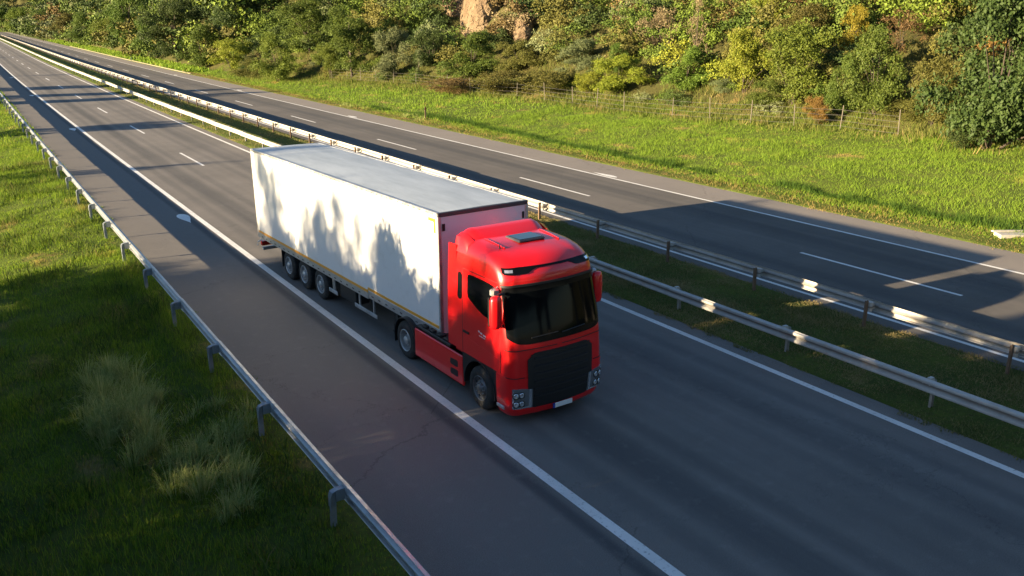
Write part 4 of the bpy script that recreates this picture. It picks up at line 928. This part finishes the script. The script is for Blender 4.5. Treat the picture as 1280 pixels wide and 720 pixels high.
# tall straw-coloured clumps
def clump(px, py, rx, ry, n, hmax, seed, label, material='blade_straw', sub=9):
    """several tussocks leaning outwards from their own roots"""
    p = at(px, py); rg = np.random.default_rng(seed); V_, Q_, T_, tn = [], [], [], []; base = 0
    for k in range(sub):
        th = rg.uniform(0, 6.28); rr = math.sqrt(rg.random()); cx = p.x+math.cos(th)*rr*rx; cy = p.y+math.sin(th)*rr*ry; m_ = int(n/sub*rg.uniform(.5, 1.5)); hh = hmax*rg.uniform(.55, 1.05)*(1-.3*rr)
        a = rg.uniform(0, 6.28, m_); r0 = rg.random(m_)**.7*.20; lean = np.clip(rg.normal(.55, .35, m_), .02, 1.5); h = hh*rg.uniform(.25, 1., m_)**.8
        hh_ = 0; o = np.stack([np.cos(a), np.sin(a), np.zeros(m_)], -1); bx = cx+np.cos(a)*r0; by = cy+np.sin(a)*r0; bz = hgt(bx-off(by), by)-.02; bs = np.stack([bx, by, bz], -1)
        side = np.stack([-np.sin(a+.6), np.cos(a+.6), np.zeros(m_)], -1)*(.0045*rg.uniform(.6, 1.4, m_))[:, None]; up_ = np.array([0, 0, 1.])
        q1 = bs+o*(lean*h*.25)[:, None]+up_*(h*.55)[:, None]; q2 = bs+o*(lean*h*.62)[:, None]+up_*(h*.88)[:, None]; q3 = bs+o*(lean*h*1.05)[:, None]+up_*(h*(.98-.2*lean))[:, None]
        v = np.stack([bs-side, bs+side, q1-side, q1+side, q2-side*.7, q2+side*.7, q3], 1).reshape(-1, 3); i = np.arange(m_)[:, None]*7+base
        V_.append(v); Q_ += [i+np.array([0, 1, 3, 2]), i+np.array([2, 3, 5, 4])]; T_.append(i+np.array([4, 5, 6])); base += len(v); t_ = rg.random(m_); tn.append(t_)
    qt = np.concatenate([np.concatenate([t_, t_]) for t_ in tn]+tn)
    me = np_mesh('grass_clump', np.concatenate(V_), np.concatenate(Q_), np.concatenate(T_), tint=qt, mats=[M[material]])
    o = link('grass_clump', me); tag(o, label, 'plant', 'tall pale grass clumps')
    if seed > 303: tag(o, cat='grass', kind='stuff'); del o['group']
    return o
clump(152, 520, .75, 2.9, 4200, 1.05, 301, sub=34, label= 'largest tall pale grass clump on the left verge, catching the sun')
clump(258, 612, .75, 1.5, 2400, .85, 302, sub=22, label= 'tall pale grass clump on the left verge nearest the camera')
clump(275, 535, .8, 1.3, 1000, .6, 303, sub=16, label= 'small sparse pale grass clump closest to the guardrail')
clump(440, 133, .9, 3.0, 500, .7, 304, 'dry straw grass patch at the far road edge, left of the marker post')
clump(515, 148, .8, 2.6, 500, .7, 305, 'dry straw grass patch at the far road edge beside the dark marker post')

# ------------------------------------------------------------------ trees left of the road, outside the picture: they shade the road
def shade(s, xt, top8, w_, key, leaf='mid'):
    """tree whose shadow crosses the road at lateral ray s; top8 = height its shadow reaches at x = 8.8"""
    yy = s-.09*xt; h_ = (top8+(8.8-xt)*.207-ground_z(xt, yy)+.1)*1.07; plant('roadside_tree', key, leaf, (xt, yy, ground_z(xt, yy)-.1), w_, h_, 'roadside tree left of the road, its shadow falling across the lanes', 'tree', 'trees left of the road outside the picture')
for (s, xt, t8, w_, key) in [
    (29.0, -36, 4.6, 5.0, 'airy0'), (27.4, -36, 2.6, 5.0, 'airy1'), (25.0, -36, 3.7, 5.4, 'airy0'), (22.9, -38, 3.9, 6.0, 'airy1'), (20.6, -36, 3.3, 5.4, 'airy0'), (18.4, -37, 3.9, 5.4, 'airy1'), (16.2, -38, 3.5, 4.8, 'airy0'), (28.2, -33, 2.5, 4, 'airy0'), (26.6, -41, 2.7, 6.5, 'airy1'), (24.4, -41, 3.5, 6.5, 'airy1'), (22.2, -41, 3.4, 7, 'airy1'), (20.2, -41, 3.5, 7, 'airy1'), (18.0, -41, 3.6, 6.5, 'airy1'), (28.6, -44, 4.0, 5.5, 'airy1'), (26.2, -33, 2.9, 4, 'airy1'), (24.0, -33, 3.3, 4, 'airy0'), (21.8, -33, 3.2, 4, 'airy1'), (19.6, -33, 3.2, 4, 'airy0'), (17.4, -33, 3.0, 4, 'airy1'), (13.1, -24, 3.7, 3.6, 'tree0'),
    (11.2, -22, 3.6, 5.4, 'bush1'), (9.0, -21, 4.0, 6.0, 'bush2'), (5.5, -20, 4.2, 6.4, 'bush0'), (2., -22, 4.2, 7.0, 'bush1'), (-3., -21, 4.4, 8, 'bush2'), (-9, -22, 5, 9, 'bush0'), (-16, -22, 5, 9, 'bush1'),
    (31.2, -8, .0, 3.6, 'low1'), (29.4, -9, .9, 4.2, 'bush1'), (27.6, -8, 1.6, 4.6, 'bush0'), (25.6, -8, 1.9, 4.6, 'bush2'), (23.6, -8, 2.1, 4.2, 'bush1'), (22.2, -10, 2.0, 3.4, 'bush0'), (20.3, -8, 2.4, 4.2, 'standard0'), (20.3, -9.5, -1.75, 3.2, 'low0'), (18.2, -8, 2.7, 4.0, 'bush2'), (16.0, -8, 2.4, 4.2, 'bush0'), (14.0, -12, 3.2, 3.6, 'bush1'), (12.8, -8, 3.5, 3.8, 'bush1'), (11.0, -8, 3.4, 5.0, 'bush0'), (8.6, -8, 3.5, 5.4, 'bush2'), (6, -8, 3.6, 5.8, 'bush1'), (3, -8, 3.8, 6.4, 'bush0'), (-.5, -8, 4, 7, 'bush2'), (-5, -8, 4.2, 7, 'bush1'), (-11, -8, 4.4, 8, 'bush0'), (17, -12, 2.0, 5, 'bush1'), (24.5, -12, 1.9, 5, 'bush2'), (10.2, -13, 3.6, 5.5, 'bush0'), (7, -12, 3.8, 6, 'bush1'), (4.2, -13, 3.8, 6, 'bush0'), (1.5, -12, 4, 7, 'bush2'),
    (54.4, -18, 1.4, 4.2, 'wispy1'), (77.0, -12, 2.2, 6.6, 'bush2'), (105.5, -14, 4.4, 8.5, 'tree2'), (113.5, -14, 4.6, 9, 'bush1'), (128.5, -13, 3.4, 13, 'bush0'), (157.5, -12, 1.8, 3.5, 'column0'), (240, -12, 3, 6, 'column0')]:
    shade(s, xt, t8, w_, key)

# ------------------------------------------------------------------ the overpass the view is taken from (behind the camera)
op = empty('overpass', (20, -6, 0)); tag(op, 'concrete road overpass behind the viewpoint', 'bridge')
MB().box(-75, 75, -5.2, 4.4, 5.9, 6.5, ch=.05).build('deck', M['concrete'], op)
for yy in (-4.9, 4.1): MB().box(-75, 75, yy, yy+.28, 6.5, 7.1, ch=.04).build('parapet', M['concrete'], op)
for yy in (-4, -1.4, 1.2, 3.6): MB().box(-75, 75, yy-.25, yy+.25, 4.9, 5.9).build('girder', M['concrete'], op)
for xx in (-22, -1.1, 17):
    MB().box(xx-.5, xx+.5, -4.2, 3.6, 4.1, 4.9, ch=.05).build('pier_cap', M['concrete'], op)
    for yy in (-3, 2.4): MB().tube([(xx, yy, -.6), (xx, yy, 4.15)], .45, 18).build('pier', M['concrete'], op, 40)
